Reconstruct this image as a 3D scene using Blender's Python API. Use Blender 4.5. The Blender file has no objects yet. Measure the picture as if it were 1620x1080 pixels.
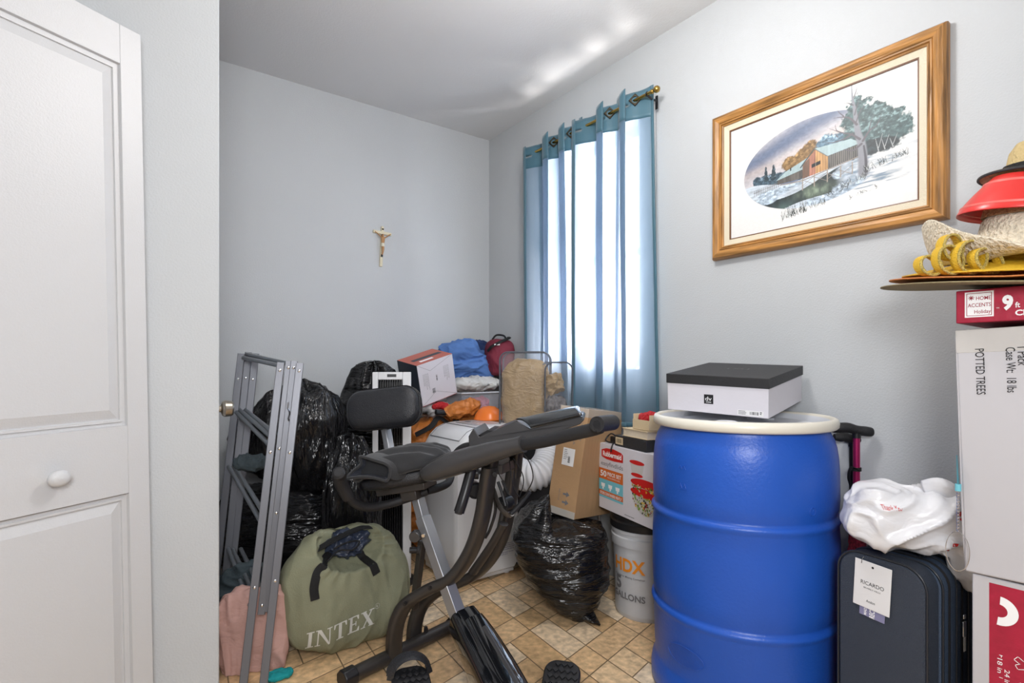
import bpy, bmesh, math, random
import numpy as np
from mathutils import Vector, Matrix, Euler, noise
from mathutils.bvhtree import BVHTree

PI = math.pi
SC = bpy.context.scene
COL = SC.collection

# ------------------------------------------------------------------ camera, light, exposure
FX, HZ, CAMH = 852.0, 582.0, 1.07          # focal length in px, horizon row, eye height (m)
Fv = Vector((0.589, 0.808, 0)); Rv = Vector((0.808, -0.589, 0))
cam_d = bpy.data.cameras.new('camera'); cam = bpy.data.objects.new('camera', cam_d); COL.objects.link(cam)
cam.location = (0, 0, CAMH)
cam.rotation_euler = (PI / 2, 0, -math.atan2(0.589, 0.808))
cam_d.sensor_width = 36; cam_d.lens = FX / 1620 * 36; cam_d.shift_y = 42 / 1620
cam_d.clip_start = 0.02
SC.camera = cam
SC.view_settings.view_transform = 'Standard'; SC.view_settings.look = 'None'
SC.view_settings.gamma = 1; SC.view_settings.use_curve_mapping = False
SC.view_settings.exposure = 0.66

world = bpy.data.worlds.new('daylight'); SC.world = world; world.use_nodes = True
bg = world.node_tree.nodes['Background']; bg.inputs[0].default_value = (0.86, 0.93, 1.0, 1); bg.inputs[1].default_value = 6.0

def area_light(name, loc, target, size, power, color=(1, 1, 1), shape='SQUARE', size_y=None):
    l = bpy.data.lights.new(name, 'AREA'); l.energy = power; l.size = size; l.color = color; l.shape = shape
    if size_y: l.shape = 'RECTANGLE'; l.size_y = size_y
    o = bpy.data.objects.new(name, l); COL.objects.link(o); o.location = loc
    o.rotation_euler = (Vector(target) - Vector(loc)).to_track_quat('-Z', 'Y').to_euler()
    return o
def bulb(name, loc, power, r, color=(1, 1, 1)):
    l = bpy.data.lights.new(name, 'POINT'); l.energy = power; l.shadow_soft_size = r; l.color = color
    o = bpy.data.objects.new(name, l); COL.objects.link(o); o.location = loc; return o
bulb('ceiling_lamp_light', (1.10, 1.10, 2.28), 22, 0.12, (1.0, 0.97, 0.95))
bulb('hallway_lamp_light', (0.10, -0.35, 2.15), 9, 0.10, (0.98, 0.98, 1.0))
area_light('camera_fill_light', (-0.12, -0.42, 1.50), (1.2, 1.5, 0.45), 0.5, 21, (0.97, 0.98, 1.0))  # soft fill added just behind the camera to brighten the low fronts
area_light('window_glare_light', (2.72, 1.98, 1.05), (1.95, 1.95, 2.45), 0.75, 95, (1.0, 0.95, 0.92))  # unseen glare source outside the window, aimed up to streak the ceiling

# ------------------------------------------------------------------ placing
def at(px, py, d):
    """world point seen at photo pixel (px,py), d metres in front of the eye"""
    p = Fv * d + Rv * ((px - 810) / FX * d); p.z = CAMH - (py - HZ) / FX * d
    return p
def ld(l, d, z=0.0):
    p = Fv * d + Rv * l; p.z = z
    return p
def yaw_of(l, d):
    """world yaw of the direction (l right, d forward) seen from the eye"""
    v = Fv * d + Rv * l
    return math.atan2(v.y, v.x)

# ------------------------------------------------------------------ materials
MATS = {}
def mat(name, col, rough=0.5, metal=0.0, bump=0.0, bscale=40.0, var=0.0, vscale=6.0, stretch=None, coat=0.0,
        trans=0.0, alpha=1.0, ior=1.45, detail=4.0, spec=0.5, sheen=0.0, attr=None):
    if name in MATS: return MATS[name]
    m = bpy.data.materials.new(name); m.use_nodes = True; nt = m.node_tree; n = nt.nodes; L = nt.links
    b = n['Principled BSDF']
    b.inputs['Base Color'].default_value = (*col, 1); b.inputs['Roughness'].default_value = rough
    b.inputs['Metallic'].default_value = metal; b.inputs['Coat Weight'].default_value = coat
    b.inputs['Transmission Weight'].default_value = trans; b.inputs['Alpha'].default_value = alpha
    b.inputs['IOR'].default_value = ior; b.inputs['Specular IOR Level'].default_value = spec
    if sheen: b.inputs['Sheen Weight'].default_value = sheen
    tc = n.new('ShaderNodeTexCoord'); src = tc.outputs['Object']
    if stretch:
        mp = n.new('ShaderNodeMapping'); mp.inputs['Scale'].default_value = stretch
        L.new(src, mp.inputs[0]); src = mp.outputs[0]
    colsock = None
    if attr:
        a = n.new('ShaderNodeAttribute'); a.attribute_name = attr; colsock = a.outputs['Color']
        L.new(colsock, b.inputs['Base Color'])
    if var > 0:
        t = n.new('ShaderNodeTexNoise'); t.inputs['Scale'].default_value = vscale; t.inputs['Detail'].default_value = detail
        L.new(src, t.inputs['Vector'])
        r = n.new('ShaderNodeMapRange'); r.inputs[1].default_value = 0.3; r.inputs[2].default_value = 0.7
        r.inputs[3].default_value = 1 - var; r.inputs[4].default_value = 1 + var
        L.new(t.outputs[0], r.inputs[0])
        mx = n.new('ShaderNodeVectorMath'); mx.operation = 'SCALE'
        if colsock: L.new(colsock, mx.inputs[0])
        else: mx.inputs[0].default_value = col
        L.new(r.outputs[0], mx.inputs['Scale']); L.new(mx.outputs[0], b.inputs['Base Color'])
    if bump > 0:
        t2 = n.new('ShaderNodeTexNoise'); t2.inputs['Scale'].default_value = bscale; t2.inputs['Detail'].default_value = detail
        L.new(src, t2.inputs['Vector'])
        bp = n.new('ShaderNodeBump'); bp.inputs['Strength'].default_value = bump; bp.inputs['Distance'].default_value = 0.01
        L.new(t2.outputs[0], bp.inputs['Height']); L.new(bp.outputs[0], b.inputs['Normal'])
    MATS[name] = m
    return m

M = {}
M['wall'] = mat('wall paint', (0.49, 0.51, 0.525), 0.6, bump=0.16, bscale=160, var=0.03, vscale=1.5)
M['ceil'] = mat('ceiling paint', (0.66, 0.66, 0.66), 0.55, bump=0.12, bscale=120)
M['trim'] = mat('white trim paint', (0.78, 0.79, 0.80), 0.35, bump=0.05, bscale=60)
M['door'] = mat('white door paint', (0.55, 0.555, 0.565), 0.38, bump=0.12, bscale=240, detail=6)
M['nickel'] = mat('brushed nickel', (0.42, 0.38, 0.32), 0.28, 1.0)
M['brass'] = mat('aged brass', (0.45, 0.30, 0.08), 0.25, 1.0)
M['bronze'] = mat('bronze', (0.06, 0.05, 0.035), 0.3, 0.8)
M['alu'] = mat('grey painted metal', (0.17, 0.175, 0.195), 0.40, 0.45, bump=0.03, bscale=200, stretch=(1, 1, .05))
M['alub'] = mat('light grey metal bar', (0.20, 0.22, 0.24), 0.35, 0.5)
M['rivet'] = mat('polished rivet', (0.75, 0.75, 0.76), 0.2, 1.0)
M['blackp'] = mat('black plastic', (0.012, 0.012, 0.014), 0.35)
M['blackm'] = mat('matte black', (0.014, 0.014, 0.016), 0.6, bump=0.1, bscale=250)
M['foam'] = mat('black foam grip', (0.013, 0.013, 0.015), 0.55, bump=0.3, bscale=400)
M['gloss'] = mat('gloss black shroud', (0.006, 0.007, 0.009), 0.06, coat=1.0)
M['gun'] = mat('gunmetal frame', (0.066, 0.060, 0.056), 0.33, 0.6, bump=0.02, bscale=300)
M['gun2'] = mat('gunmetal plastic', (0.066, 0.064, 0.066), 0.27, 0.35)
M['silver'] = mat('silver paint', (0.42, 0.43, 0.45), 0.33, 0.7)
M['chrome'] = mat('chrome', (0.7, 0.7, 0.72), 0.12, 1.0)
M['vinyl'] = mat('black vinyl upholstery', (0.018, 0.019, 0.023), 0.36, bump=0.28, bscale=260, detail=6)
M['neoprene'] = mat('black neoprene', (0.013, 0.0135, 0.016), 0.72, bump=0.25, bscale=500, sheen=0.25)
M['lining'] = mat('dark plush lining', (0.03, 0.033, 0.045), 0.9, bump=0.6, bscale=300)
M['drum'] = mat('blue drum plastic', (0.014, 0.088, 0.46), 0.36, bump=0.10, bscale=110, var=0.05, vscale=4)
M['rim'] = mat('cream plastic ring', (0.72, 0.69, 0.60), 0.35)
M['lidw'] = mat('white lid plastic', (0.62, 0.64, 0.68), 0.3)
M['card'] = mat('kraft cardboard', (0.40, 0.245, 0.125), 0.65, bump=0.15, bscale=30, var=0.06, vscale=8, stretch=(1, 1, 12))
M['cardw'] = mat('white corrugated card', (0.48, 0.47, 0.49), 0.5, bump=0.2, bscale=12, stretch=(.4, .4, 8))
M['cardlite'] = mat('off white card', (0.62, 0.60, 0.64), 0.5, bump=0.08, bscale=50)
M['cardblk'] = mat('black card', (0.022, 0.022, 0.024), 0.55, bump=0.1, bscale=120)
M['cardred'] = mat('red printed card', (0.36, 0.012, 0.04), 0.45, bump=0.15, bscale=60, var=0.12, vscale=30)
M['ink'] = mat('black ink', (0.012, 0.012, 0.014), 0.5)
M['inkg'] = mat('grey ink', (0.16, 0.16, 0.17), 0.5)
M['inkw'] = mat('white ink', (0.85, 0.85, 0.86), 0.5)
M['inkr'] = mat('red ink', (0.55, 0.01, 0.01), 0.4)
M['inkwr'] = mat('wine ink', (0.30, 0.01, 0.03), 0.4)
M['inko'] = mat('orange ink', (0.80, 0.26, 0.02), 0.4)
M['inkor'] = mat('burnt orange ink', (0.60, 0.13, 0.02), 0.4)
M['inkt'] = mat('turquoise ink', (0.16, 0.50, 0.60), 0.4)
M['paper'] = mat('white paper', (0.74, 0.74, 0.74), 0.5)
M['page'] = mat('book pages', (0.62, 0.54, 0.42), 0.7, bump=0.3, bscale=60, stretch=(1, 1, 20))
M['cream'] = mat('cream card', (0.62, 0.50, 0.32), 0.6)
M['clear'] = mat('clear plastic', (0.9, 0.92, 0.95), 0.08, trans=1.0, ior=1.15, alpha=0.45)
M['tape'] = mat('clear packing tape', (0.75, 0.72, 0.66), 0.12, alpha=0.45)
M['pvc'] = mat('clear vinyl sheet', (0.45, 0.45, 0.47), 0.10, spec=1.0, alpha=0.15, bump=0.5, bscale=25)
M['pvcedge'] = mat('smoky vinyl piping', (0.10, 0.11, 0.13), 0.3, alpha=0.9)
M['oak'] = mat('oak frame', (0.34, 0.165, 0.045), 0.38, bump=0.35, bscale=90, var=0.5, vscale=60, stretch=(1, .06, 1), detail=8)
M['oakv'] = mat('oak frame upright', (0.34, 0.165, 0.045), 0.38, bump=0.35, bscale=90, var=0.5, vscale=60, stretch=(1, 1, .06), detail=8)
M['oakd'] = mat('dark oak fillet', (0.13, 0.05, 0.015), 0.4)
M['linen'] = mat('cream linen liner', (0.66, 0.60, 0.46), 0.7, bump=0.3, bscale=400)
M['white'] = mat('white plastic', (0.70, 0.71, 0.73), 0.3)
M['acw'] = mat('white appliance plastic', (0.70, 0.71, 0.73), 0.32)
M['hose'] = mat('white hose plastic', (0.66, 0.67, 0.70), 0.4)
M['bucket'] = mat('translucent white plastic', (0.50, 0.51, 0.53), 0.3)
M['olive'] = mat('olive canvas', (0.235, 0.24, 0.155), 0.75, bump=0.25, bscale=220, var=0.08, vscale=7)
M['web'] = mat('black webbing', (0.008, 0.008, 0.009), 0.7, bump=0.4, bscale=300)
M['navyv'] = mat('navy pvc', (0.03, 0.04, 0.07), 0.3, bump=0.4, bscale=20)
M['suit'] = mat('slate blue luggage weave', (0.035, 0.045, 0.065), 0.6, bump=0.5, bscale=420)
M['suit2'] = mat('blue luggage gusset', (0.045, 0.07, 0.115), 0.6, bump=0.5, bscale=420)
M['pipe'] = mat('luggage piping', (0.02, 0.023, 0.03), 0.3)
M['lav'] = mat('lavender tag', (0.22, 0.22, 0.36), 0.4)
M['wood'] = mat('pale wood', (0.50, 0.30, 0.15), 0.5, var=0.15, vscale=30)
M['pink'] = mat('metallic pink tube', (0.50, 0.03, 0.15), 0.25, 0.7)
M['glassy'] = mat('window glass', (1, 1, 1), 0.0, trans=1.0, ior=1.02, alpha=0.25)

def bagmat(name, col, rough, stretch, scale, strength, dist=0.014):
    """thin plastic film: strong anisotropic creases in the bump"""
    m = bpy.data.materials.new(name); m.use_nodes = True; nt = m.node_tree; n = nt.nodes; L = nt.links
    b = n['Principled BSDF']; b.inputs['Base Color'].default_value = (*col, 1); b.inputs['Roughness'].default_value = rough
    tc = n.new('ShaderNodeTexCoord'); mp = n.new('ShaderNodeMapping'); mp.inputs['Scale'].default_value = stretch
    L.new(tc.outputs['Object'], mp.inputs[0])
    def ridged(sc, dist, seed):
        t = n.new('ShaderNodeTexNoise'); t.inputs['Scale'].default_value = sc; t.inputs['Detail'].default_value = 3
        t.inputs['Distortion'].default_value = dist; t.noise_dimensions = '4D'; t.inputs['W'].default_value = seed
        L.new(mp.outputs[0], t.inputs['Vector'])
        s = n.new('ShaderNodeMath'); s.operation = 'SUBTRACT'; s.inputs[1].default_value = 0.5; L.new(t.outputs[0], s.inputs[0])
        a = n.new('ShaderNodeMath'); a.operation = 'ABSOLUTE'; L.new(s.outputs[0], a.inputs[0])
        return a.outputs[0]
    a1 = ridged(scale, 1.2, 1.0); a2 = ridged(scale * 2.7, 0.8, 5.0)
    ad = n.new('ShaderNodeMath'); ad.operation = 'MULTIPLY_ADD'; ad.inputs[1].default_value = 0.26
    L.new(a2, ad.inputs[0]); L.new(a1, ad.inputs[2])
    bp = n.new('ShaderNodeBump'); bp.inputs['Strength'].default_value = strength; bp.inputs['Distance'].default_value = dist
    L.new(ad.outputs[0], bp.inputs['Height']); L.new(bp.outputs[0], b.inputs['Normal'])
    return m
M['trash'] = bagmat('black bin liner film', (0.007, 0.007, 0.008), 0.15, (.8, .8, 4.6), 4.6, 1.0, .035)
M['trashv'] = bagmat('black bin liner film upright creases', (0.007, 0.007, 0.008), 0.15, (3.2, 3.2, 0.7), 4.2, 1.0, .035)
M['shopbag'] = bagmat('white shopping bag film', (0.66, 0.66, 0.68), 0.3, (1, 1, 1.6), 7, 0.5)
def cloth(name, col, strength=0.6, scale=9, rough=0.8):
    return bagmat(name, col, rough, (1, 1, 1.7), scale, strength)
M['blue'] = cloth('blue blanket cloth', (0.075, 0.17, 0.42))
M['orange'] = cloth('orange nylon', (0.52, 0.17, 0.03), 0.9, 12, 0.5)
M['burg'] = cloth('burgundy canvas', (0.16, 0.012, 0.03), 0.3)
M['navy'] = cloth('navy cloth', (0.012, 0.03, 0.11))
M['gold'] = cloth('gold brocade', (0.34, 0.225, 0.095), 1.0, 14, 0.36)
M['zebra'] = mat('black and white print', (0.12, 0.11, 0.11), 0.6, var=0.95, vscale=40, bump=0.3)
M['whitec'] = cloth('white cloth', (0.58, 0.58, 0.56), 0.7)
M['slate'] = cloth('slate grey fleece', (0.035, 0.05, 0.058), 0.9, 8, 0.9)
M['pinkc'] = cloth('pale pink cloth', (0.50, 0.30, 0.26), 0.6)
M['teal'] = cloth('teal cloth', (0.0, 0.25, 0.27))
M['redc'] = cloth('red cloth', (0.40, 0.01, 0.015))
M['fleck'] = mat('red and white knit', (0.35, 0.03, 0.06), 0.8, var=0.8, vscale=120)

# ------------------------------------------------------------------ objects
def link(name, me, parent=None, matrix=None):
    o = bpy.data.objects.new(name, me); COL.objects.link(o)
    if parent is not None: o.parent = parent
    if matrix is not None: o.matrix_local = matrix
    return o
def tag(o, label, cat, group=None, kind=None):
    o['label'] = label; o['category'] = cat
    if group: o['group'] = group
    if kind: o['kind'] = kind
    return o
def thing(name, label, cat, loc=(0, 0, 0), rot=None, group=None):
    o = bpy.data.objects.new(name, None); COL.objects.link(o); o.empty_display_size = 0.05
    if rot is None: rot = Matrix.Identity(3)
    elif isinstance(rot, (int, float)): rot = Matrix.Rotation(rot, 3, 'Z')
    o.matrix_world = Matrix.Translation(Vector(loc)) @ rot.to_4x4()
    return tag(o, label, cat, group)
def axes(U, V, W=None):
    """rotation with x along U, y along V (made square to U), z = x cross y"""
    U = U.normalized(); V = (V - U * V.dot(U)).normalized(); W = U.cross(V)
    return Matrix((U, V, W)).transposed()

class MB:
    def __init__(s): s.v = []; s.f = []; s.m = []
    def add(s, vs, fs, mi=0):
        k = len(s.v); s.v += [tuple(v) for v in vs]; s.f += [tuple(i + k for i in f) for f in fs]; s.m += [mi] * len(fs); return s
    def box(s, a, b, mi=0, T=None):
        x0, y0, z0 = a; x1, y1, z1 = b
        vs = [Vector(p) for p in ((x0,y0,z0),(x1,y0,z0),(x1,y1,z0),(x0,y1,z0),(x0,y0,z1),(x1,y0,z1),(x1,y1,z1),(x0,y1,z1))]
        if T is not None: vs = [T @ v for v in vs]
        return s.add(vs, [(0,3,2,1),(4,5,6,7),(0,1,5,4),(1,2,6,5),(2,3,7,6),(3,0,4,7)], mi)
    def tube(s, pts, r, seg=14, cap=True, mi=0, sq=None, up=None, power=2.0):
        """sweep; r number, list or list of (rx, ry)"""
        P = [Vector(p) for p in pts]; n = len(P)
        T = [(P[min(i + 1, n - 1)] - P[max(i - 1, 0)]).normalized() for i in range(n)]
        ref = Vector(up) if up is not None else (Vector((0, 0, 1)) if abs(T[0].z) < 0.9 else Vector((1, 0, 0)))
        N = (ref - T[0] * ref.dot(T[0])).normalized(); vs = []
        for i in range(n):
            if up is not None: N2 = (Vector(up) - T[i] * Vector(up).dot(T[i]))
            else: N2 = N - T[i] * N.dot(T[i])
            if N2.length > 1e-6: N = N2.normalized()
            B = T[i].cross(N); ri = r[i] if isinstance(r, (list, tuple)) and len(r) == n and not (n == 2 and sq == 'xy') else r
            rx, ry = ri if isinstance(ri, (tuple, list)) else (ri, ri)
            for k in range(seg):
                a = 2 * PI * (k + 0.5) / seg; c, d = math.cos(a), math.sin(a)
                if power != 2.0: c = math.copysign(abs(c) ** (2 / power), c); d = math.copysign(abs(d) ** (2 / power), d)
                vs.append(P[i] + B * (c * rx) + N * (d * ry))
        fs = [(i*seg+k, i*seg+(k+1) % seg, (i+1)*seg+(k+1) % seg, (i+1)*seg+k) for i in range(n-1) for k in range(seg)]
        if cap: fs += [tuple(range(seg - 1, -1, -1)), tuple((n-1)*seg + k for k in range(seg))]
        return s.add(vs, fs, mi)
    def lathe(s, prof, seg=64, mi=0, T=None, a0=0, a1=2*PI):
        full = abs(a1 - a0 - 2*PI) < 1e-6; cnt = seg if full else seg + 1; vs = []
        for r, z in prof:
            for k in range(cnt):
                a = a0 + (a1 - a0) * k / seg; v = Vector((r*math.cos(a), r*math.sin(a), z)); vs.append(T @ v if T is not None else v)
        fs = []
        for i in range(len(prof) - 1):
            for k in range(seg):
                k2 = (k + 1) % cnt if full else k + 1
                fs.append((i*cnt+k, i*cnt+k2, (i+1)*cnt+k2, (i+1)*cnt+k))
        return s.add(vs, fs, mi)
    def prism(s, poly, z0, z1, mi=0, T=None):
        n = len(poly); vs = [Vector((x, y, z0)) for x, y in poly] + [Vector((x, y, z1)) for x, y in poly]
        if T is not None: vs = [T @ v for v in vs]
        return s.add(vs, [tuple(range(n-1, -1, -1)), tuple(range(n, 2*n))] + [(i, (i+1) % n, n+(i+1) % n, n+i) for i in range(n)], mi)
    def build(s, name, mats, parent=None, bevel=0, angle=35, world=False, flat=False, seg=2, solid=0, sub=0):
        me = bpy.data.meshes.new(name)
        vs = s.v
        if world and parent is not None:
            inv = parent.matrix_world.inverted(); vs = [tuple(inv @ Vector(v)) for v in vs]
        me.from_pydata([tuple(v) for v in vs], [], s.f)
        for mm in (mats if isinstance(mats, (list, tuple)) else [mats]): me.materials.append(M[mm] if isinstance(mm, str) else mm)
        me.polygons.foreach_set('material_index', s.m)
        bm = bmesh.new(); bm.from_mesh(me); bmesh.ops.recalc_face_normals(bm, faces=bm.faces); bm.to_mesh(me); bm.free()
        if not flat:
            me.polygons.foreach_set('use_smooth', [True] * len(me.polygons)); me.set_sharp_from_angle(angle=math.radians(angle))
        o = link(name, me, parent)
        if bevel: 
            b = o.modifiers.new('edge', 'BEVEL'); b.width = bevel; b.segments = seg; b.limit_method = 'ANGLE'; b.angle_limit = math.radians(40)
            b.harden_normals = False
        if solid: q = o.modifiers.new('thick', 'SOLIDIFY'); q.thickness = solid; q.offset = 0
        if sub: q = o.modifiers.new('sub', 'SUBSURF'); q.levels = sub; q.render_levels = sub
        return o
def split_build(b, gap, name, mats, parent, **kw):
    """each separate word, bead or mark becomes a part of its own"""
    n = len(b.v); par = list(range(n))
    def find(i):
        while par[i] != i: par[i] = par[par[i]]; i = par[i]
        return i
    for f in b.f:
        for i in f[1:]: par[find(i)] = find(f[0])
    isl = {}
    for i in set(k for f in b.f for k in f): isl.setdefault(find(i), []).append(i)
    boxes = [[np.array([b.v[i] for i in q], float).min(0), np.array([b.v[i] for i in q], float).max(0), [r]] for r, q in isl.items()]
    ch = True
    while ch:
        ch = False; out = []
        for bx in boxes:
            for o in out:
                if np.all(bx[0]-gap <= o[1]) and np.all(bx[1]+gap >= o[0]): o[0] = np.minimum(o[0], bx[0]); o[1] = np.maximum(o[1], bx[1]); o[2] += bx[2]; ch = True; break
            else: out.append(bx)
        boxes = out
    for bx in boxes:
        roots = set(bx[2]); c = MB(); mp = {}
        for f, m_ in zip(b.f, b.m):
            if find(f[0]) in roots:
                for i in f:
                    if i not in mp: mp[i] = len(c.v); c.v.append(b.v[i])
                c.f.append(tuple(mp[i] for i in f)); c.m.append(m_)
        c.build(name, mats, parent, **kw)
def struct(o): o['kind'] = 'structure'; return o

def spline(pts, n=8):
    """Catmull-Rom through pts (tuples of any length)"""
    P = [np.array(p, float) for p in pts]; P = [2*P[0]-P[1]] + P + [2*P[-1]-P[-2]]; out = []
    for i in range(1, len(P) - 2):
        for k in range(n):
            t = k / n; a, b, c, d = P[i-1], P[i], P[i+1], P[i+2]
            out.append(0.5*((2*b)+(-a+c)*t+(2*a-5*b+4*c-d)*t*t+(-a+3*b-3*c+d)*t**3))
    out.append(P[-2]); return [tuple(float(q) for q in o) for o in out]

def fbm(p, o=3):
    return noise.fractal(p, 1.0, 2.0, o, noise_basis='PERLIN_ORIGINAL')
def soft(radii, seed=0, wr=0.02, freq=6.0, power=2.4, nu=110, nv=70, floor=None, neck=0.0, aniso=(1, 1, 1), low=0.06, lfreq=2.2, top=None, shape=None):
    """a stuffed or crumpled body: superellipsoid with lumps and sharp fold ridges"""
    rx, ry, rz = radii; vs = []; so = Vector((seed * 7.31, seed * 3.7, seed * 5.1)); rm = (rx*ry*rz) ** (1/3)
    for j in range(nv + 1):
        ph = -PI/2 + PI * j / nv; cz, sz = math.cos(ph), math.sin(ph)
        for i in range(nu):
            th = 2*PI*i/nu; cx, sx = math.cos(th), math.sin(th); e = 2/power
            x = math.copysign(abs(cz)**e*abs(cx)**e, cx*cz if abs(cz)>1e-9 else 1); y = math.copysign(abs(cz)**e*abs(sx)**e, sx*cz if abs(cz)>1e-9 else 1)
            z = math.copysign(abs(sz)**e, sz)
            p = Vector((x*rx, y*ry, z*rz))
            if neck and z > 0.35:
                t = (z-0.35)/0.65; k = 1 - neck*t**1.3; p.x *= k; p.y *= k
                a = 0.10*t*rm*math.sin(9*th + 3*fbm(Vector((th, z, seed)), 2)); p.x += cx*a; p.y += sx*a
            if shape: p = shape(p, x, y, z)
            nrm = Vector((x/rx, y/ry, z/rz)).normalized()
            q = Vector((p.x*aniso[0], p.y*aniso[1], p.z*aniso[2]))
            d = low*rm*2*fbm(q*lfreq/rm*0.5 + so, 2)
            wq = q*freq + so*2; wp = Vector((noise.noise(q*freq*.5+so), noise.noise(q*freq*.5+so*1.7), noise.noise(q*freq*.5-so)))*1.3
            w = noise.noise(wq+wp); w2 = noise.noise(wq*2.1+wp*1.5+so)
            d += wr*(max(0, 1-abs(w)*2.6)**1.6 - 0.4) + 0.45*wr*(max(0, 1-abs(w2)*2.6)**1.6 - 0.35)
            p = p + nrm*d
            if floor is not None and p.z < floor: p.z = floor + 0.05*(p.z-floor)*0
            if top is not None and p.z > top: p.z = top + 0.1*(p.z-top)
            vs.append(p)
    fs = [(j*nu+i, j*nu+(i+1) % nu, (j+1)*nu+(i+1) % nu, (j+1)*nu+i) for j in range(nv) for i in range(nu)]
    b = MB(); b.add(vs, fs); return b

# ------------------------------------------------------------------ lettering
_FC = {}
def text_geo(s, bold=0.0, spacing=1.0, shear=0.0):
    """flat glyph mesh of the built-in font, capital height 1, starting at x=0"""
    key = (s, bold, spacing, shear)
    if key not in _FC:
        c = bpy.data.curves.new('t', 'FONT'); c.body = s; c.size = 1.0; c.offset = bold; c.space_character = spacing; c.shear = shear; c.resolution_u = 3
        o = bpy.data.objects.new('t', c); me = bpy.data.meshes.new_from_object(o)
        vs = np.array([v.co[:] for v in me.vertices]) if len(me.vertices) else np.zeros((1, 3)); fs = [tuple(p.vertices) for p in me.polygons]
        bpy.data.objects.remove(o); bpy.data.curves.remove(c); bpy.data.meshes.remove(me)
        vs = vs.copy(); vs[:, 0] -= vs[:, 0].min(); vs[:, 1] /= 0.729
        _FC[key] = (vs, fs)
    vs, fs = _FC[key]; return vs.copy(), fs
def text_on(b, s, o, u, v, h, w=None, mi=0, off=0.0006, bold=0.0, spacing=1.0, shear=0.0, center=False):
    """write s on the plane at o: u reading direction, v up, cap height h, optional total width w"""
    vs, fs = text_geo(s, bold, spacing, shear); o = Vector(o); u = Vector(u).normalized(); v = Vector(v).normalized(); nn = u.cross(v)
    L = vs[:, 0].max() or 1; kx = (w / L) if w else h
    x0 = -0.5*L*kx if center else 0
    b.add([o + u*(x0 + p[0]*kx) + v*(p[1]*h) + nn*off for p in vs], fs, mi); return L*kx
def rect_on(b, o, u, v, w, h, mi=0, off=0.0004):
    o = Vector(o); u = Vector(u).normalized(); v = Vector(v).normalized(); nn = u.cross(v)
    b.add([o+nn*off, o+u*w+nn*off, o+u*w+v*h+nn*off, o+v*h+nn*off], [(0,1,2,3)], mi)
def poly_on(b, pts, o, u, v, mi=0, off=0.0006, k=1.0):
    o = Vector(o); u = Vector(u).normalized(); v = Vector(v).normalized(); nn = u.cross(v)
    b.add([o+u*(x*k)+v*(y*k)+nn*off for x, y in pts], [tuple(range(len(pts)))], mi)
def barcode(b, o, u, v, w, h, mi=0, n=14, seed=1, off=0.0008):
    r = random.Random(seed); x = 0
    for i in range(n):
        ww = w/n*r.uniform(.25, .75); rect_on(b, Vector(o)+Vector(u).normalized()*(w*i/n), u, v, ww, h, mi, off)
def lines_on(b, o, u, v, w, n, step, th=0.0012, mi=0, seed=3, off=0.0007):
    """small print too fine to read in the photograph: rows of short dashes"""
    r = random.Random(seed)
    for i in range(n):
        x = 0; L = w*r.uniform(.6, 1)
        while x < L:
            l = min(r.uniform(.05, .16)*w, L-x); rect_on(b, Vector(o)+Vector(u).normalized()*x-Vector(v).normalized()*(i*step), u, v, l*.85, th, mi, off); x += l
def arrow(b, o, u, v, k, mi=0):
    poly_on(b, [(-.12,-.5),(.12,-.5),(.12,0),(-.12,0)], o, u, v, mi, k=k); poly_on(b, [(-.35,0),(.35,0),(0,.5)], o, u, v, mi, k=k)

# ================================================================== THE ROOM
XR, YB, ZC = 2.05, 3.08, 2.63
XL, YF = -1.05, -1.25
# floor: sheet vinyl printed as a paving of squares and oblongs, each oblong and square its own tone
def floor_mesh():
    b = MB(); A = np.array([.637, .771]); B = np.array([-.518, .855]); U0, a0, b0 = 0.1268, 1.0195, 1.0445
    cells = [(0,0,2,1),(2,0,1,1),(1,1,1,2),(2,1,1,2),(0,1,1,1),(0,2,1,1)]
    cols = []
    rnd = random.Random(5); g = 0.0052
    def w(a, bb):
        q = A*(a0+a*U0) + B*(b0+bb*U0); p = Fv*q[1] + Rv*q[0]; return (p.x, p.y, 0.0)
    tones = [(.66,.45,.25),(.71,.51,.30),(.58,.38,.195),(.73,.56,.37),(.77,.62,.44),(.68,.46,.25),(.62,.41,.22)]
    for I in range(-14, 12):
        for J in range(-12, 14):
            for (i, j, wi, hj) in cells:
                x0, y0 = I*3+i, J*3+j; c = w(x0+.5, y0+.5)
                if not (XL < c[0] < XR+.1 and YF < c[1] < YB+.1): continue
                x0g, y0g, x1g, y1g = x0+g/U0/2*1.0, y0+g/U0/2, x0+wi-g/U0/2, y0+hj-g/U0/2
                b.add([w(x0g,y0g), w(x1g,y0g), w(x1g,y1g), w(x0g,y1g)], [(0,1,2,3)], 0); cols.append(rnd.choice(tones))
                # fine groove line inside the joint
    k = len(b.v); b.add([(XL,YF,-.0012),(XR,YF,-.0012),(XR,YB,-.0012),(XL,YB,-.0012)], [(0,1,2,3)], 1)
    b.add([(XL,YF,-.06),(XR,YF,-.06),(XR,YB,-.06),(XL,YB,-.06)], [(3,2,1,0)], 1)
    m = mat('vinyl floor print', (.5,.3,.15), 0.38, bump=0.12, bscale=60, var=0.30, vscale=38, detail=10, attr='tone')
    g_ = mat('floor joint', (.215,.15,.085), 0.5, bump=0.3, bscale=90, var=.2, vscale=30)
    o = b.build('floor', [m, g_], flat=True); me = o.data
    at_ = me.color_attributes.new('tone', 'FLOAT_COLOR', 'CORNER'); data = []
    for p in me.polygons:
        c = cols[p.index] if p.index < len(cols) else (.2,.14,.08)
        for _ in p.loop_indices: data += [*c, 1]
    at_.data.foreach_set('color', data)
    return o
struct(floor_mesh())
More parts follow.
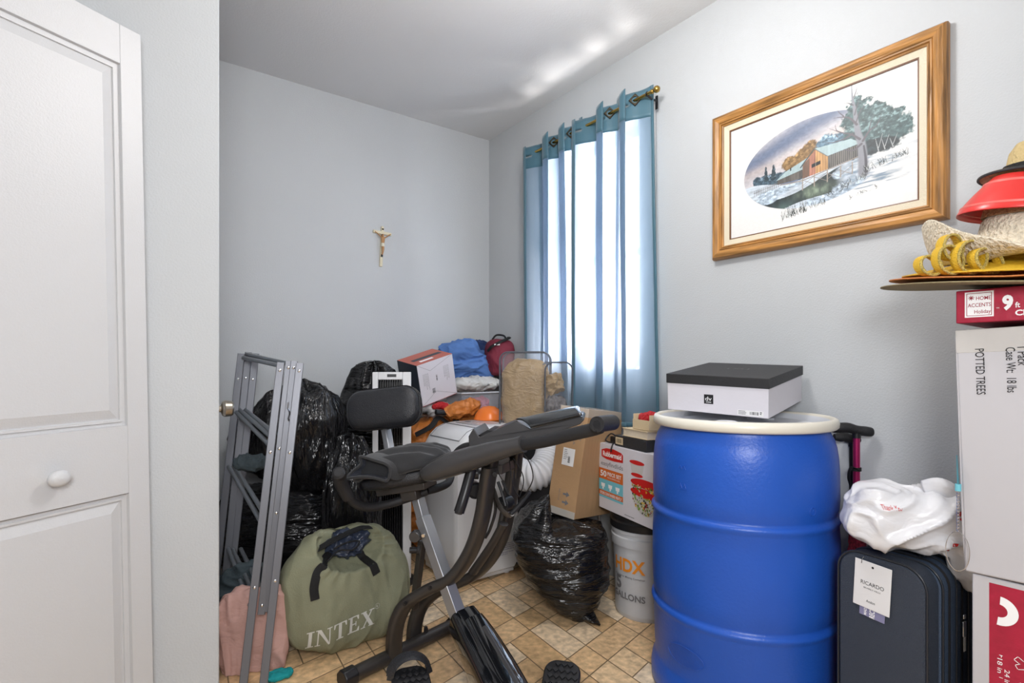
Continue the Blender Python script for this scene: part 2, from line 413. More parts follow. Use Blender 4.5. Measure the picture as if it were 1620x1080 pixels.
b = MB(); b.box((XL-.1, YF-.1, ZC), (XR+.1, YB+.1, ZC+.1)); struct(b.build('ceiling', 'ceil', flat=True))
b = MB(); b.box((XL, YB, -.06), (XR+.12, YB+.1, ZC)); struct(b.build('wall_back', 'wall', flat=True))
b = MB(); b.box((XL-.1, YF, -.06), (XL, YB+.1, ZC)); struct(b.build('wall_left', 'wall', flat=True))
b = MB(); b.box((XL-.1, YF-.1, -.06), (XR+.12, YF, ZC)); struct(b.build('wall_front', 'wall', flat=True))
SX = 0.2526
b = MB(); b.box((XL, 1.90, 0), (SX, 1.985, ZC)); struct(b.build('wall_closet', 'wall', bevel=.004))
WY0, WY1, WZ0, WZ1 = 1.745, 2.40, 1.02, 2.29
b = MB()
b.box((XR, YF, -.06), (XR+.12, WY0, ZC)); b.box((XR, WY1, -.06), (XR+.12, YB, ZC))
b.box((XR, WY0, -.06), (XR+.12, WY1, WZ0)); b.box((XR, WY0, WZ1), (XR+.12, WY1, ZC))
struct(b.build('wall_right', 'wall', flat=True))
# window: casing, sill, two sashes with glass
cw = .088
b = MB()
for (y0, y1, z0, z1) in ((WY0-cw, WY0, WZ0-cw, WZ1+cw), (WY1, WY1+cw, WZ0-cw, WZ1+cw), (WY0, WY1, WZ1, WZ1+cw), (WY0, WY1, WZ0-cw, WZ0)):
    b.box((XR-.016, y0, z0), (XR, y1, z1))
for (y0, y1, z0, z1) in ((WY0-cw, WY0-cw+.02, WZ0-cw, WZ1+cw), (WY1+cw-.02, WY1+cw, WZ0-cw, WZ1+cw), (WY0-cw+.02, WY1+cw-.02, WZ1+cw-.02, WZ1+cw)):
    b.box((XR-.024, y0, z0), (XR-.016, y1, z1))
struct(b.build('trim_1', 'trim', bevel=.003))
b = MB(); b.box((XR-.04, WY0-.02, WZ0-.022), (XR+.07, WY1+.02, WZ0)); struct(b.build('trim_2', 'trim', bevel=.004))
win = bpy.data.objects.new('window_1', None); COL.objects.link(win); struct(win)
mz = (WZ0+WZ1)/2
for z0, z1, xo in ((WZ0, mz+.02, .05), (mz-.02, WZ1, .08)):
    b = MB()
    for (y0, y1, a, c) in ((WY0, WY0+.04, z0, z1), (WY1-.04, WY1, z0, z1), (WY0+.04, WY1-.04, z0, z0+.045), (WY0+.04, WY1-.04, z1-.04, z1)):
        b.box((XR+xo, y0, a), (XR+xo+.028, y1, c))
    s = b.build('sash', 'trim', win, bevel=.002)
    b = MB(); b.box((XR+xo+.012, WY0+.04, z0+.045), (XR+xo+.016, WY1-.04, z1-.04)); b.build('pane', 'glassy', s, flat=True)

# entry door standing open beside the end of the closet wall: only its edge and knob show
b = MB(); b.box((SX-.0305, 1.995, .012), (SX+.0045, 2.72, 2.055)); d1 = struct(b.build('door_1', 'trim', bevel=.002))
b = MB(); T = Matrix.Translation((SX+.0045, 2.055, .932)) @ Matrix.Rotation(PI/2, 4, 'Y')
b.lathe([(0,-.002),(.032,-.002),(.032,.006),(.026,.010),(.0115,.012),(.0115,.02),(.024,.024),(.0285,.032),(.0265,.052),(.022,.058),(0,.059)], 40, T=T)
b.build('door_knob', 'nickel', d1, angle=30)

# ---- white two-panel bifold closet door, swung out in front of the closet wall
V_ = Fv*.917 + Rv*.399
fr = Matrix((V_, Vector((0,0,1)).cross(V_), Vector((0,0,1)))).transposed() @ Matrix.Rotation(math.radians(-1.1), 3, 'Y')
cd = thing('door_2', 'white two-panel closet door', 'door', ld(-1.024, 1.543, .012), fr); cd['kind'] = 'structure'
for k in ('label', 'category'): del cd[k]
W, H, TH, st = .46, 1.99, .034, .056
P1, P2 = (.903, 1.883), (.10, .716)          # panel heights
b = MB()
b.box((-W, 0, 0), (-W+st, TH, H)); b.box((-st, 0, 0), (0, TH, H))
for z0, z1 in ((0, P2[0]), (P2[1], P1[0]), (P1[1], H)): b.box((-W+st, 0, z0), (-st, TH, z1))
b.build('door_frame', 'door', cd, bevel=.0015)
prof = [(0,0),(.0015,.007),(.008,.0075),(.0085,.004),(.013,.0045),(.0135,.009),(.016,.009),(.036,.0015),(.0375,.0015)]
for z0, z1 in (P1, P2):
    b = MB(); vs = []
    for (i, dp) in prof:
        i *= 1.25; dp *= 1.1
        vs += [(-W+st+i, dp, z0+i), (-st-i, dp, z0+i), (-st-i, dp, z1-i), (-W+st+i, dp, z1-i)]
    fs = [(4*k+q, 4*k+(q+1)%4, 4*k+4+(q+1)%4, 4*k+4+q) for k in range(len(prof)-1) for q in range(4)]; fs.append(tuple(4*(len(prof)-1)+q for q in range(4)))
    b.add(vs, fs); b.box((-W+st, TH-.01, z0), (-st, TH-.004, z1)); b.build('door_panel', 'door', cd, angle=12)
b = MB(); T = Matrix.Translation((-.232, 0, .795)) @ Matrix.Rotation(PI/2, 4, 'X') @ Matrix.Scale(1.25, 4, (1,0,0))
b.lathe([(0,.0),(.0085,.0),(.008,.012),(.010,.017),(.0175,.021),(.0205,.028),(.0185,.035),(.011,.040),(0,.0415)], 36, T=T)
b.build('door_knob', 'door', cd, angle=60)

# ---- crucifix on the back wall
c = at(603, 390, 3.24); rot = axes(Vector((1,0,0)), Vector((0,0,1)))      # local x right, y up, z out of the wall
rot = rot @ Matrix.Rotation(math.radians(-2.5), 3, 'Z')
cr = thing('crucifix', 'small ivory crucifix with bronze-toned figure hung on the back wall', 'crucifix', (c.x, YB-.0005, c.z), rot)
m_iv = mat('ivory resin', (.66,.60,.44), .45)
m_body = mat('tan painted figure', (.42,.22,.09), .45); m_loin = mat('ivory loincloth', (.66,.62,.50), .5); m_hair = mat('brown hair', (.09,.035,.015), .5)
b = MB(); b.prism([(-.0085,-.122),(.0085,-.122),(.0085,.115),(0,.124),(-.0085,.115)], 0, .011); b.box((-.0575,.073,0),(.0575,.090,.0112))
b.build('cross', m_iv, cr, bevel=.0015)
b = MB()
b.tube([(0,.058,.022),(0,.045,.023),(0,.030,.022),(0,.012,.022),(.001,-.002,.023),(.001,-.02,.0265),(.001,-.035,.025),(0,-.052,.019)], [.005,(.0115,.006),(.011,.006),(.008,.005),(.0085,.006),(.008,.006),(.0055,.005),(.004,.004)], 12, up=(0,0,1))
b.tube([(.004,.047,.022),(.02,.058,.021),(.034,.07,.018),(.050,.080,.0155)], [.0042,.0036,.003,.0024], 8)
b.tube([(-.004,.047,.022),(-.02,.058,.021),(-.034,.07,.018),(-.050,.080,.0155)], [.0042,.0036,.003,.0024], 8)
b.lathe([(0,-.009),(.004,-.0075),(.0068,-.001),(.0068,.004),(.004,.0085),(0,.0095)], 14, T=Matrix.Translation((-.003,.062,.026)) @ Matrix.Rotation(PI/2+.3, 4, 'X'))
b.build('figure', m_body, cr, angle=80)
b = MB(); b.tube([(0,.016,.022),(0,.006,.0235),(.001,-.004,.024)], [(.0092,.0068),(.0105,.0078),(.0098,.0075)], 14, up=(0,0,1)); b.build('loincloth', m_loin, cr)
b = MB(); b.lathe([(0,-.004),(.005,-.003),(.0078,.002),(.0072,.007),(0,.011)], 14, T=Matrix.Translation((-.004,.066,.024)) @ Matrix.Rotation(PI/2+.3, 4, 'X')); b.build('hair', m_hair, cr)
b = MB(); b.box((-.005,-.065,.011),(.005,-.05,.019)); b.build('footrest', 'blackp', cr, bevel=.001)
b = MB(); b.box((-.005,.099,.0112),(.006,.107,.0135)); b.build('plaque', 'bronze', cr)

# ---- framed winter landscape on the right wall
PW, PH = .800, .598
pc = Vector((XR-.002, (1.340+.540)/2, (1.523+2.122)/2))
pr = axes(Vector((0,-1,0)), Vector((0,0,1)))
pic = thing('framed_picture', 'oak framed print of a snowy covered-bridge cabin scene, on right wall', 'picture', pc, pr)
def ring_frame(prof, w, h, name, mats, par):
    b = MB(); X, Y = w/2, h/2
    for q in range(4):
        vs = []
        for i, z in prof:
            c4 = [(-X+i, -Y+i, z), (X-i, -Y+i, z), (X-i, Y-i, z), (-X+i, Y-i, z)]
            vs += [c4[q], c4[(q+1) % 4]]
        b.add(vs, [(2*k, 2*k+1, 2*k+3, 2*k+2) for k in range(len(prof)-1)], q % 2)
    return b.build(name, mats, par, angle=28)
mo1 = mat('oak grain along', (.36,.175,.05), .36, bump=.3, bscale=60, var=.55, vscale=45, stretch=(.12,1.6,1.6), detail=8)
mo2 = mat('oak grain upright', (.36,.175,.05), .36, bump=.3, bscale=60, var=.55, vscale=45, stretch=(1.6,.12,1.6), detail=8)
ring_frame([(0,0),(0,.018),(.003,.028),(.008,.034),(.020,.036),(.034,.030),(.036,.027),(.038,.030),(.043,.030),(.045,.024),(.047,.026),(.052,.024),(.053,.014)], PW, PH, 'frame', [mo1, mo2], pic)
ring_frame([(.052,.014),(.052,.020),(.074,.017),(.0745,.012)], PW, PH, 'liner', ['linen', 'linen'], pic)
ring_frame([(.0735,.010),(.0735,.0165),(.0785,.0155),(.0785,.009)], PW, PH, 'fillet', ['oakd', 'oakd'], pic)

def painting():
    nx, ny = 520, 372
    w, h = PW-.155, PH-.155
    u = np.linspace(0, 1, nx); v = np.linspace(0, 1, ny); Uu, Vv = np.meshgrid(u, v)      # v up
    X = (Uu*1.45-.02)/1.045; Y = Vv                                                                # canvas units: 1.45 x 1
    rs = np.random.RandomState(4)
    def vnoise(sx, sy, seed):
        r = np.random.RandomState(seed); g = r.rand(int(sy)+2, int(sx)+2); gx = Uu*sx; gy = Vv*sy
        i = np.minimum(gx.astype(int), int(sx)-0); j = np.minimum(gy.astype(int), int(sy)-0); fx = gx-i; fy = gy-j; fx = fx*fx*(3-2*fx); fy = fy*fy*(3-2*fy)
        i2 = np.minimum(i+1, g.shape[1]-1); j2 = np.minimum(j+1, g.shape[0]-1)
        return (g[j,i]*(1-fx)+g[j,i2]*fx)*(1-fy)+(g[j2,i]*(1-fx)+g[j2,i2]*fx)*fy
    def fb(sx, sy, seed, o=4):
        t = 0; a = .5; s = 0
        for k in range(o): t = t+a*vnoise(sx*2**k, sy*2**k, seed+k); s += a; a *= .6
        return t/s
    C = np.ones((ny, nx, 3))*np.array([.78,.78,.77])
    def mix(mask, col):
        nonlocal C
        mask = np.clip(mask, 0, 1)[..., None]; C = C*(1-mask)+np.asarray(col)*mask
    ss = lambda a, c, x: np.clip((x-a)/(c-a), 0, 1)
    ex, ey, ea, eb = .665, .50, .56, .363
    R_ = ((X-ex)/ea)**2+((Y-ey)/eb)**2
    oval = 1-ss(.985, 1.01, R_)
    fadeR = 1-ss(.86, 1.02, X+.10*(fb(9, 9, 3)-.5)+(-.35)*(.3-Y)*(Y < .3))
    ov = oval*np.where(Y > .5, 1-ss(.92, 1.12, X)*.8, 1-ss(.88, 1.12, X+.3*(fb(9, 20, 3)-.5)-.3*(.3-Y)))
    # sky
    f = fb(5, 9, 11); t = (Y-.45)/.4
    sky = np.zeros_like(C); band = .5+.5*np.sin((Y*1.15-.42*X+.12*f)*15+.6)
    sky[:] = np.array([.20,.24,.33]); sky = sky*(1-band[..., None])+np.array([.60,.58,.60])*band[..., None]
    pinkm = np.exp(-((Y-.60-.18*(X-.5))/.05)**2)*(.4+.6*f); sky = sky*(1-.55*pinkm[..., None])+np.array([.72,.60,.52])*.55*pinkm[..., None]
    sky *= (.88+.24*fb(60, 60, 5, 2))[..., None]
    m_ = ov[..., None]; C = C*(1-m_)+sky*m_
    def blob(cx, cy, rx, ry, col, seed, rough=.55, hi=None, clip=None):
        n = fb(34, 26, seed, 4); r = np.sqrt(((X-cx)/rx)**2+((Y-cy)/ry)**2); mk = 1-ss(.86, 1.02, r+rough*(n-.5)*1.2)
        if clip is not None: mk = mk*clip
        n2 = fb(70, 60, seed+9, 3)[..., None]; col = np.asarray(col)
        c2 = col*(0.35+1.3*n2)
        if hi is not None: c2 = c2+np.asarray(hi)*np.clip((n2-.52)*4, 0, 1)*ss(-.3, .9, (Y-cy)/ry)[..., None]
        mk = mk[..., None]; 
        nonlocal C; C = C*(1-mk)+np.clip(c2, 0, .85)*mk
    # distant woods
    for k in range(9): blob(.23+.045*k, .455-.004*k, .045, .05, (.10,.15,.19), 20+k, hi=(.35,.42,.48), clip=oval)
    for (cx, w_, h_) in ((.30,.022,.10),(.365,.028,.125)):
        for q in range(4): blob(cx, .46+.03*q, w_*(1-.2*q), .025, (.06,.09,.11), 40+q, hi=(.3,.35,.4), clip=oval)
    for (cx, cy, rx, ry) in ((.50,.54,.07,.06),(.585,.555,.06,.075),(.655,.60,.07,.085),(.72,.56,.06,.06)): blob(cx, cy, rx, ry, (.30,.20,.10), int(cx*100), hi=(.30,.22,.12), clip=oval)
    for (cx, cy, rx, ry) in ((.78,.62,.08,.06),(.86,.60,.07,.06)): blob(cx, cy, rx, ry, (.16,.25,.32), int(cx*90), hi=(.35,.4,.42), clip=oval)
    # ground and stream
    gl = .40+.03*np.sin(X*9)+.035*ss(.8, 1.3, X)
    snow = (Y < gl)*ov
    n = fb(22, 60, 77, 4); sc = np.array([.58,.64,.70])*(.55+.8*n[..., None]); C = C*(1-snow[..., None])+np.clip(sc, 0, .82)*snow[..., None]
    bank = ((Y < .40-.18*(X-.55)+.02*np.sin(X*20))*(Y > .13+.33*(X-.42)))*(X > .26)*(X < 1.02)*oval
    st = (np.abs(Y-(.19+.21*(X-.35))) < .075+.03*np.sin(X*7+1)).astype(float)*ov*(1-ss(.84, .92, X))
    water = np.array([.045,.06,.065])[None, None]*(.6+.9*fb(40, 10, 90, 3)[..., None]); mk = (np.clip(st, 0, 1))[..., None]; C = C*(1-mk)+water*mk
    gm = st*np.exp(-((X-.70)/.13)**2-((Y-.25)/.05)**2)*.75; mix(gm*fb(50,20,91,3)*1.6, (.36,.44,.34))
    gm = st*np.exp(-((X-.45)/.08)**2-((Y-.17)/.05)**2)*.5; mix(gm, (.20,.30,.28))
    # snow banks
    def bankm(cx, cy, rx, ry, seed): blob(cx, cy, rx, ry, (.46,.54,.62), seed, rough=.35, hi=(.25,.25,.25), clip=ov)
    bankm(.36,.32,.14,.035,51); bankm(.30,.27,.10,.04,52); bankm(.50,.345,.10,.018,53); bankm(.95,.34,.14,.05,54); bankm(1.02,.22,.22,.05,55); bankm(.83,.17,.22,.035,56)
    # right-hand fading snow slope outside the oval
    fr_ = ss(.86,.95,X)*(1-ss(1.18,1.36,X+.25*(fb(14,20,60)-.5)))*((Y < .50)&(Y > .18))*(1-ss(.42,.50,Y)); sh = fb(12, 60, 61, 4)
    mix(fr_*np.clip((sh-.42)*3.2, 0, .9), (.22,.30,.38)); 
    # big evergreen mass
    for (cx, cy, rx, ry, s) in ((1.00,.70,.12,.17,1),(1.10,.66,.13,.15,2),(1.20,.60,.12,.12,3),(1.03,.58,.14,.12,4),(1.16,.52,.15,.09,5),(.98,.80,.06,.10,6),(1.25,.55,.09,.07,7)):
        blob(cx, cy, rx, ry, (.10,.16,.165), 100+s, rough=.9, hi=(.22,.27,.27))
    blob(1.08,.47,.20,.06,(.05,.07,.08),120,rough=.5)
    # strokes
    def stroke(pts, w0, w1, col, jit=0.0):
        pts = spline(pts, 6); nonlocal C; N = len(pts); best = np.full(X.shape, 9.0)
        for k in range(N-1):
            (x0, y0), (x1, y1) = pts[k], pts[k+1]; wd = w0+(w1-w0)*k/max(N-2, 1); pad = wd+.006
            i0 = max(0, int(((min(x0,x1)-pad)*1.045+.02)/1.45*nx)); i1 = min(nx, int(((max(x0,x1)+pad)*1.045+.02)/1.45*nx)+2); j0 = max(0, int((min(y0,y1)-pad)*ny)); j1 = min(ny, int((max(y0,y1)+pad)*ny)+2)
            if i1 <= i0 or j1 <= j0: continue
            xs = X[j0:j1, i0:i1]; ys = Y[j0:j1, i0:i1]; dx, dy = x1-x0, y1-y0; tt = np.clip(((xs-x0)*dx+(ys-y0)*dy)/(dx*dx+dy*dy+1e-9), 0, 1)
            dd = np.hypot(xs-x0-tt*dx, ys-y0-tt*dy)/wd; best[j0:j1, i0:i1] = np.minimum(best[j0:j1, i0:i1], dd)
        mk = (1-ss(.8, 1.25, best))[..., None]; C = C*(1-mk)+np.asarray(col)*mk
    def poly(pts, col, lo=.85, hi=1.15, seed=1):
        nonlocal C; inside = np.zeros(X.shape, bool); n = len(pts)
        for k in range(n):
            (x0, y0), (x1, y1) = pts[k], pts[(k+1) % n]
            if y0 == y1: continue
            cnd = ((y0 > Y) != (y1 > Y)) & (X < (x1-x0)*(Y-y0)/(y1-y0)+x0); inside ^= cnd
        tex = lo+(hi-lo)*fb(90, 12, seed, 2); mk = inside[..., None]; C = np.where(mk, np.asarray(col)*tex[..., None], C); return inside
    # cabin
    poly([(.40,.385),(.40,.42),(.62,.46),(.62,.385)], (.16,.15,.14), .5, 1.5)                 # low log wing
    poly([(.385,.42),(.46,.475),(.65,.545),(.60,.455)], (.42,.52,.54))                         # wing roof
    stripes = poly([(.60,.375),(.60,.49),(.70,.585),(.79,.525),(.79,.40)], (.52,.27,.20), .6, 1.3)
    poly([(.70,.39),(.70,.58),(.79,.525),(.79,.40)], (.62,.40,.20), .7, 1.2)
    poly([(.60,.375),(.60,.49),(.65,.53),(.65,.383)], (.26,.18,.14), .7, 1.2)
    poly([(.79,.40),(.79,.505),(1.00,.525),(1.00,.435)], (.10,.10,.10), .5, 1.8)
    for k in range(16): stroke([(.797+.0135*k,.405+.0022*k),(.797+.0135*k,.505+.001*k)], .0016, .0016, (.32,.30,.27))
    for k in range(9): stroke([(.613+.02*k,.378+.0025*k),(.613+.02*k,.49+.02*min(k,5))], .0013, .0013, (.22,.13,.09))
    poly([(.69,.597),(.785,.505),(1.02,.53),(.95,.585)], (.45,.56,.58), .85, 1.1)              # main roof
    stroke([(.585,.475),(.69,.597)], .005, .004, (.10,.12,.12)); stroke([(.69,.597),(.785,.505)], .003, .003, (.2,.22,.22))
    poly([(.668,.445),(.668,.475),(.735,.487),(.735,.457)], (.03,.035,.04)); stroke([(.70,.45),(.70,.482)], .0015, .0015, (.4,.35,.3))
    poly([(.50,.47),(.50,.50),(.512,.502),(.512,.475)], (.06,.05,.05))
    stroke([(.42,.375),(.60,.365),(.79,.395),(1.0,.43)], .004, .004, (.34,.30,.26))
    for k, x in enumerate((.60,.69,.785,.88,.96)):
        y1 = .368+.06*(x-.6); stroke([(x,y1-.085+.03*(x-.6)),(x,y1+.01)], .004, .004, (.38,.34,.30))
    for x in (.60,.69,.785,.87): stroke([(x,.30+.02),(x+.09,.375)], .0018, .0018, (.3,.27,.24)); stroke([(x,.365),(x+.09,.31)], .0018, .0018, (.3,.27,.24))
    for k in range(14): stroke([(.20+.016*k,.335+.002*k),(.20+.016*k,.385+.002*k)], .002, .002, (.17,.15,.13))
    stroke([(.195,.365),(.42,.395)], .0015, .0015, (.2,.17,.15))
    # bare tree
    tc_ = (.30,.31,.34); dk = (.12,.12,.14)
    stroke([(1.035,.30),(1.03,.40),(1.02,.52),(1.00,.60),(.985,.70),(.975,.80),(.96,.90),(.955,1.0)], .036, .002, tc_)
    stroke([(1.052,.30),(1.048,.40),(1.036,.50)], .010, .006, dk)
    for pts in ([(1.01,.56),(.95,.62),(.88,.66),(.80,.72)], [(.96,.62),(.90,.60),(.82,.60),(.77,.62)], [(.99,.68),(.94,.75),(.88,.78),(.83,.79)], [(.975,.76),(.99,.82),(1.01,.88)], [(.965,.84),(.93,.87),(.90,.88)],
                [(1.02,.52),(.97,.49),(.93,.50),(.90,.52)], [(1.03,.54),(1.07,.60),(1.12,.63),(1.15,.70)], [(1.07,.60),(1.08,.66),(1.10,.72)], [(.985,.70),(1.01,.77),(1.05,.82)], [(.9,.78),(.87,.82),(.86,.84)],
                [(.88,.66),(.85,.69),(.84,.74)], [(.86,.63),(.84,.66)], [(.97,.9),(.985,.94),(.99,.97)]):
        stroke(pts, .008 if len(pts) > 3 else .004, .001, (.16,.15,.17))
    for (x, h_) in ((1.13,.10),(1.17,.08),(1.22,.07)): stroke([(x,.43),(x-.02,.43+h_)], .003, .001, (.5,.52,.53)); stroke([(x,.45),(x+.025,.45+h_)], .002, .001, (.5,.52,.53))
    # grasses
    r = random.Random(3)
    for (cx, cy, w_, n_, hh) in ((.53,.09,.10,60,.09),(.70,.12,.08,24,.05),(.96,.24,.10,40,.04),(1.18,.33,.14,60,.05),(.86,.20,.08,24,.03),(1.02,.14,.10,20,.02)):
        for k in range(n_):
            x = cx+r.uniform(-w_, w_); y = cy+r.uniform(-.012, .012)+.18*(x-cx); c_ = r.choice([(.05,.06,.06),(.10,.11,.10),(.55,.58,.58)])
            stroke([(x,y),(x+r.uniform(-.03,.03),y+hh*r.uniform(.4,1.1))], .0018, .0008, c_)
    C *= (.97+.06*fb(120, 120, 300, 2))[..., None]; C = np.clip(C, 0, 1)**1.25*.98
    b = MB(); xs = (u-.5)*w; ys = (v-.5)*h
    vs = [(x, y, 0.0) for y in ys for x in xs]; fs = [(j*nx+i, j*nx+i+1, (j+1)*nx+i+1, (j+1)*nx+i) for j in range(ny-1) for i in range(nx-1)]
    me = bpy.data.meshes.new('print'); me.from_pydata(vs, [], fs)
    ca = me.color_attributes.new('paint', 'FLOAT_COLOR', 'POINT'); col = np.ones((nx*ny, 4), np.float32); col[:, :3] = np.clip(C.reshape(-1, 3), 0, 1); ca.data.foreach_set('color', col.ravel())
    me.materials.append(mat('printed canvas', (.5,.5,.5), .45, attr='paint')); o = link('print', me, pic, Matrix.Translation((0, 0, .0105)))
    me.validate()
painting()
b = MB(); b.box((-PW/2+.01, -PH/2+.01, 0), (PW/2-.01, PH/2-.01, .008)); b.build('backing', 'cardblk', pic)

# ================================================================== CURTAIN AND WINDOW WALL
def project(b, o, direction, off=0.0015):
    """lay the flat pieces of b onto the surface of mesh object o along direction (all in o's parent space)"""
    me = o.data; bv = BVHTree.FromPolygons([v.co for v in me.vertices], [tuple(p.vertices) for p in me.polygons]); d = Vector(direction).normalized()
    out = []
    for v in b.v:
        h = bv.ray_cast(Vector(v) - d*0.6, d)
        out.append(tuple(h[0] - d*off) if h[0] is not None else tuple(v))
    b.v = out; return b
def subdiv(b, maxlen=0.012):
    """cut long letter faces so that they can follow a curved surface"""
    for it in range(5):
        nv = list(b.v); nf = []; nm = []; mid = {}; did = False
        def mp(i, j):
            k = (min(i, j), max(i, j))
            if k not in mid: mid[k] = len(nv); nv.append(tuple((Vector(nv[i])+Vector(nv[j]))/2))
            return mid[k]
        tri = []
        for f, m_ in zip(b.f, b.m):
            for k in range(1, len(f)-1): tri.append(((f[0], f[k], f[k+1]), m_))
        for (i, j, k), m_ in tri:
            L = [(Vector(nv[i])-Vector(nv[j])).length, (Vector(nv[j])-Vector(nv[k])).length, (Vector(nv[k])-Vector(nv[i])).length]
            if max(L) > maxlen:
                did = True; q = L.index(max(L)); a, c, e = ((i,j,k),(j,k,i),(k,i,j))[q]; m2 = mp(a, c); nf += [(a, m2, e), (m2, c, e)]; nm += [m_, m_]
            else: nf.append((i, j, k)); nm.append(m_)
        b.v, b.f, b.m = nv, nf, nm
        if not did: break
    return b

def fabric_mat(name, col, tcol, tr, wave=900):
    m = bpy.data.materials.new(name); m.use_nodes = True; nt = m.node_tree; n = nt.nodes; L = nt.links
    b = n['Principled BSDF']; b.inputs['Base Color'].default_value = (*col, 1); b.inputs['Roughness'].default_value = 0.45; b.inputs['Sheen Weight'].default_value = .4
    t = n.new('ShaderNodeBsdfTranslucent'); t.inputs[0].default_value = (*tcol, 1)
    tp = n.new('ShaderNodeBsdfTransparent'); tp.inputs[0].default_value = (.86, .90, 1, 1)
    m1 = n.new('ShaderNodeMixShader'); m1.inputs[0].default_value = tr; L.new(b.outputs[0], m1.inputs[1]); L.new(t.outputs[0], m1.inputs[2])
    m2 = n.new('ShaderNodeMixShader'); m2.inputs[0].default_value = tr*.12; L.new(m1.outputs[0], m2.inputs[1]); L.new(tp.outputs[0], m2.inputs[2])
    tc = n.new('ShaderNodeTexCoord'); mp = n.new('ShaderNodeMapping'); mp.inputs['Scale'].default_value = (1, 1, 9)
    nz = n.new('ShaderNodeTexNoise'); nz.inputs['Scale'].default_value = 26; nz.inputs['Detail'].default_value = 6
    bp = n.new('ShaderNodeBump'); bp.inputs['Strength'].default_value = .25; L.new(tc.outputs['Object'], mp.inputs[0]); L.new(mp.outputs[0], nz.inputs['Vector']); L.new(nz.outputs[0], bp.inputs['Height']); L.new(bp.outputs[0], b.inputs['Normal'])
    L.new(m2.outputs[0], n['Material Output'].inputs[0]); return m
M['curt'] = fabric_mat('sheer blue curtain cloth', (.095, .19, .245), (.47, .53, .64), .48)
M['curth'] = fabric_mat('doubled curtain heading', (.06, .155, .21), (.09, .19, .26), .12)
CX, RODZ = 1.955, 2.325
def curtain(label, y0, y1, nf, ph, seed, z_bot, lean, tail):
    """y0 = edge nearer the picture, y1 = far edge"""
    t = thing('curtain', label, 'curtain', (CX, (y0+y1)/2, RODZ), 0, 'blue grommet curtains at the window')
    ns, nz = 150, 60; ztop = .055; hem = .145
    def pos(s, zz):
        k = -zz/(RODZ-z_bot); k = max(0, k)
        amp = .043*(1-.15*k); f = math.sin(2*PI*nf*s+ph) ; f = math.copysign(abs(f)**.75, f)
        fx = amp*f + .010*k*math.sin(2*PI*(nf*.63)*s+seed) + .012*k*fbm(Vector((s*5, k*2, seed)), 2)
        y = y0+(y1-y0)*(s + .095*math.sin(4*PI*nf*s+ph*2) + .03*math.sin(2*PI*s)) - (y0+y1)/2 + lean(s, k)
        z = zz + (.020*math.sin(2*PI*nf*s+ph+1) if zz > 0 else 0)
        return Vector((fx, y, z))
    def sheet(z1, z0, rows, off=0.0):
        vs = []; 
        for j in range(rows+1):
            zz = z1+(z0-z1)*j/rows
            for i in range(ns+1): 
                p = pos(i/ns, zz); vs.append(p)
        return vs, [(j*(ns+1)+i, j*(ns+1)+i+1, (j+1)*(ns+1)+i+1, (j+1)*(ns+1)+i) for j in range(rows) for i in range(ns)]
    b = MB(); vs, fs = sheet(ztop-hem, z_bot-RODZ, nz)
    b.add(vs, fs); b.build('drape', 'curt', t, angle=180)
    b = MB(); vs, fs = sheet(ztop, ztop-hem, 8); b.add(vs, fs); b.build('heading', 'curth', t, angle=180, solid=.003)
    b = MB()
    for e in (0, 1):
        pts = [pos(e, ztop+(z_bot-RODZ-ztop)*k/40) for k in range(41)]; b.tube(pts, (.0025, .014), 6, up=(0, 1, 0))
    pts = [pos(i/80, z_bot-RODZ+.004) for i in range(81)]; b.tube(pts, (.0025,.012), 6, up=(0,0,1)); b.build('hem', 'curth', t, angle=180)
    for q in range(int(nf*2)):
        s = (q*PI - ph)/(2*PI*nf)
        if not .03 < s < .97: continue
        p = pos(s, 0); ty = (pos(s+.006, 0)-pos(s-.006, 0)).normalized(); nn = ty.cross(Vector((0,0,1))).normalized()
        if nn.x > 0: nn = -nn; ty = -ty
        R3 = Matrix((ty, Vector((0,0,1)), nn)).transposed().to_4x4(); T = Matrix.Translation(p + nn*.003) @ R3
        b = MB(); vs = []; n_ = 24
        for rr, zz in ((1, 0), (1, .004), (.86, .006), (0, 0)):
            for k in range(n_):
                a = 2*PI*k/n_; c_, s_ = math.cos(a), math.sin(a); m_ = .030/(abs(c_)+abs(s_)) if rr else .0155
                m_ = m_*rr if rr else .0155; vs.append(T @ Vector((c_*m_, s_*m_, zz if rr else .006)))
        for k in range(n_): a = 2*PI*k/n_; vs.append(T @ Vector((math.cos(a)*.0155, math.sin(a)*.0155, -.004)))
        fs = [(j*n_+k, j*n_+(k+1) % n_, (j+1)*n_+(k+1) % n_, (j+1)*n_+k) for j in range(4) for k in range(n_)]
        b.add(vs, fs); b.build('grommet', 'bronze', t, angle=30)
    return t
cA = curtain('blue sheer curtain panel on the left half of rod, farther from the picture', 2.065, 2.475, 2.6, .5, 3.0, .80, lambda s, k: -.045*k*(1-s), 0)
cB = curtain('blue sheer curtain panel on the right half of rod, nearest the picture', 1.672, 2.060, 2.35, 2.2, 8.0, .80, lambda s, k: -.03*k*(1-s)+.03*k*math.sin(PI*s), 0)
b = MB(); T = Matrix.Translation((CX-.002, 2.462, 1.545)) @ Matrix.Rotation(-PI/2, 4, 'Y')
rod = thing('curtain_rod', 'thin brass curtain rod with ball finial above the window', 'curtain rod', (CX, 2.05, RODZ))
b = MB(); b.tube([(0,-.445,0),(0,.445,0)], .0075, 16); b.build('rod', 'brass', rod)
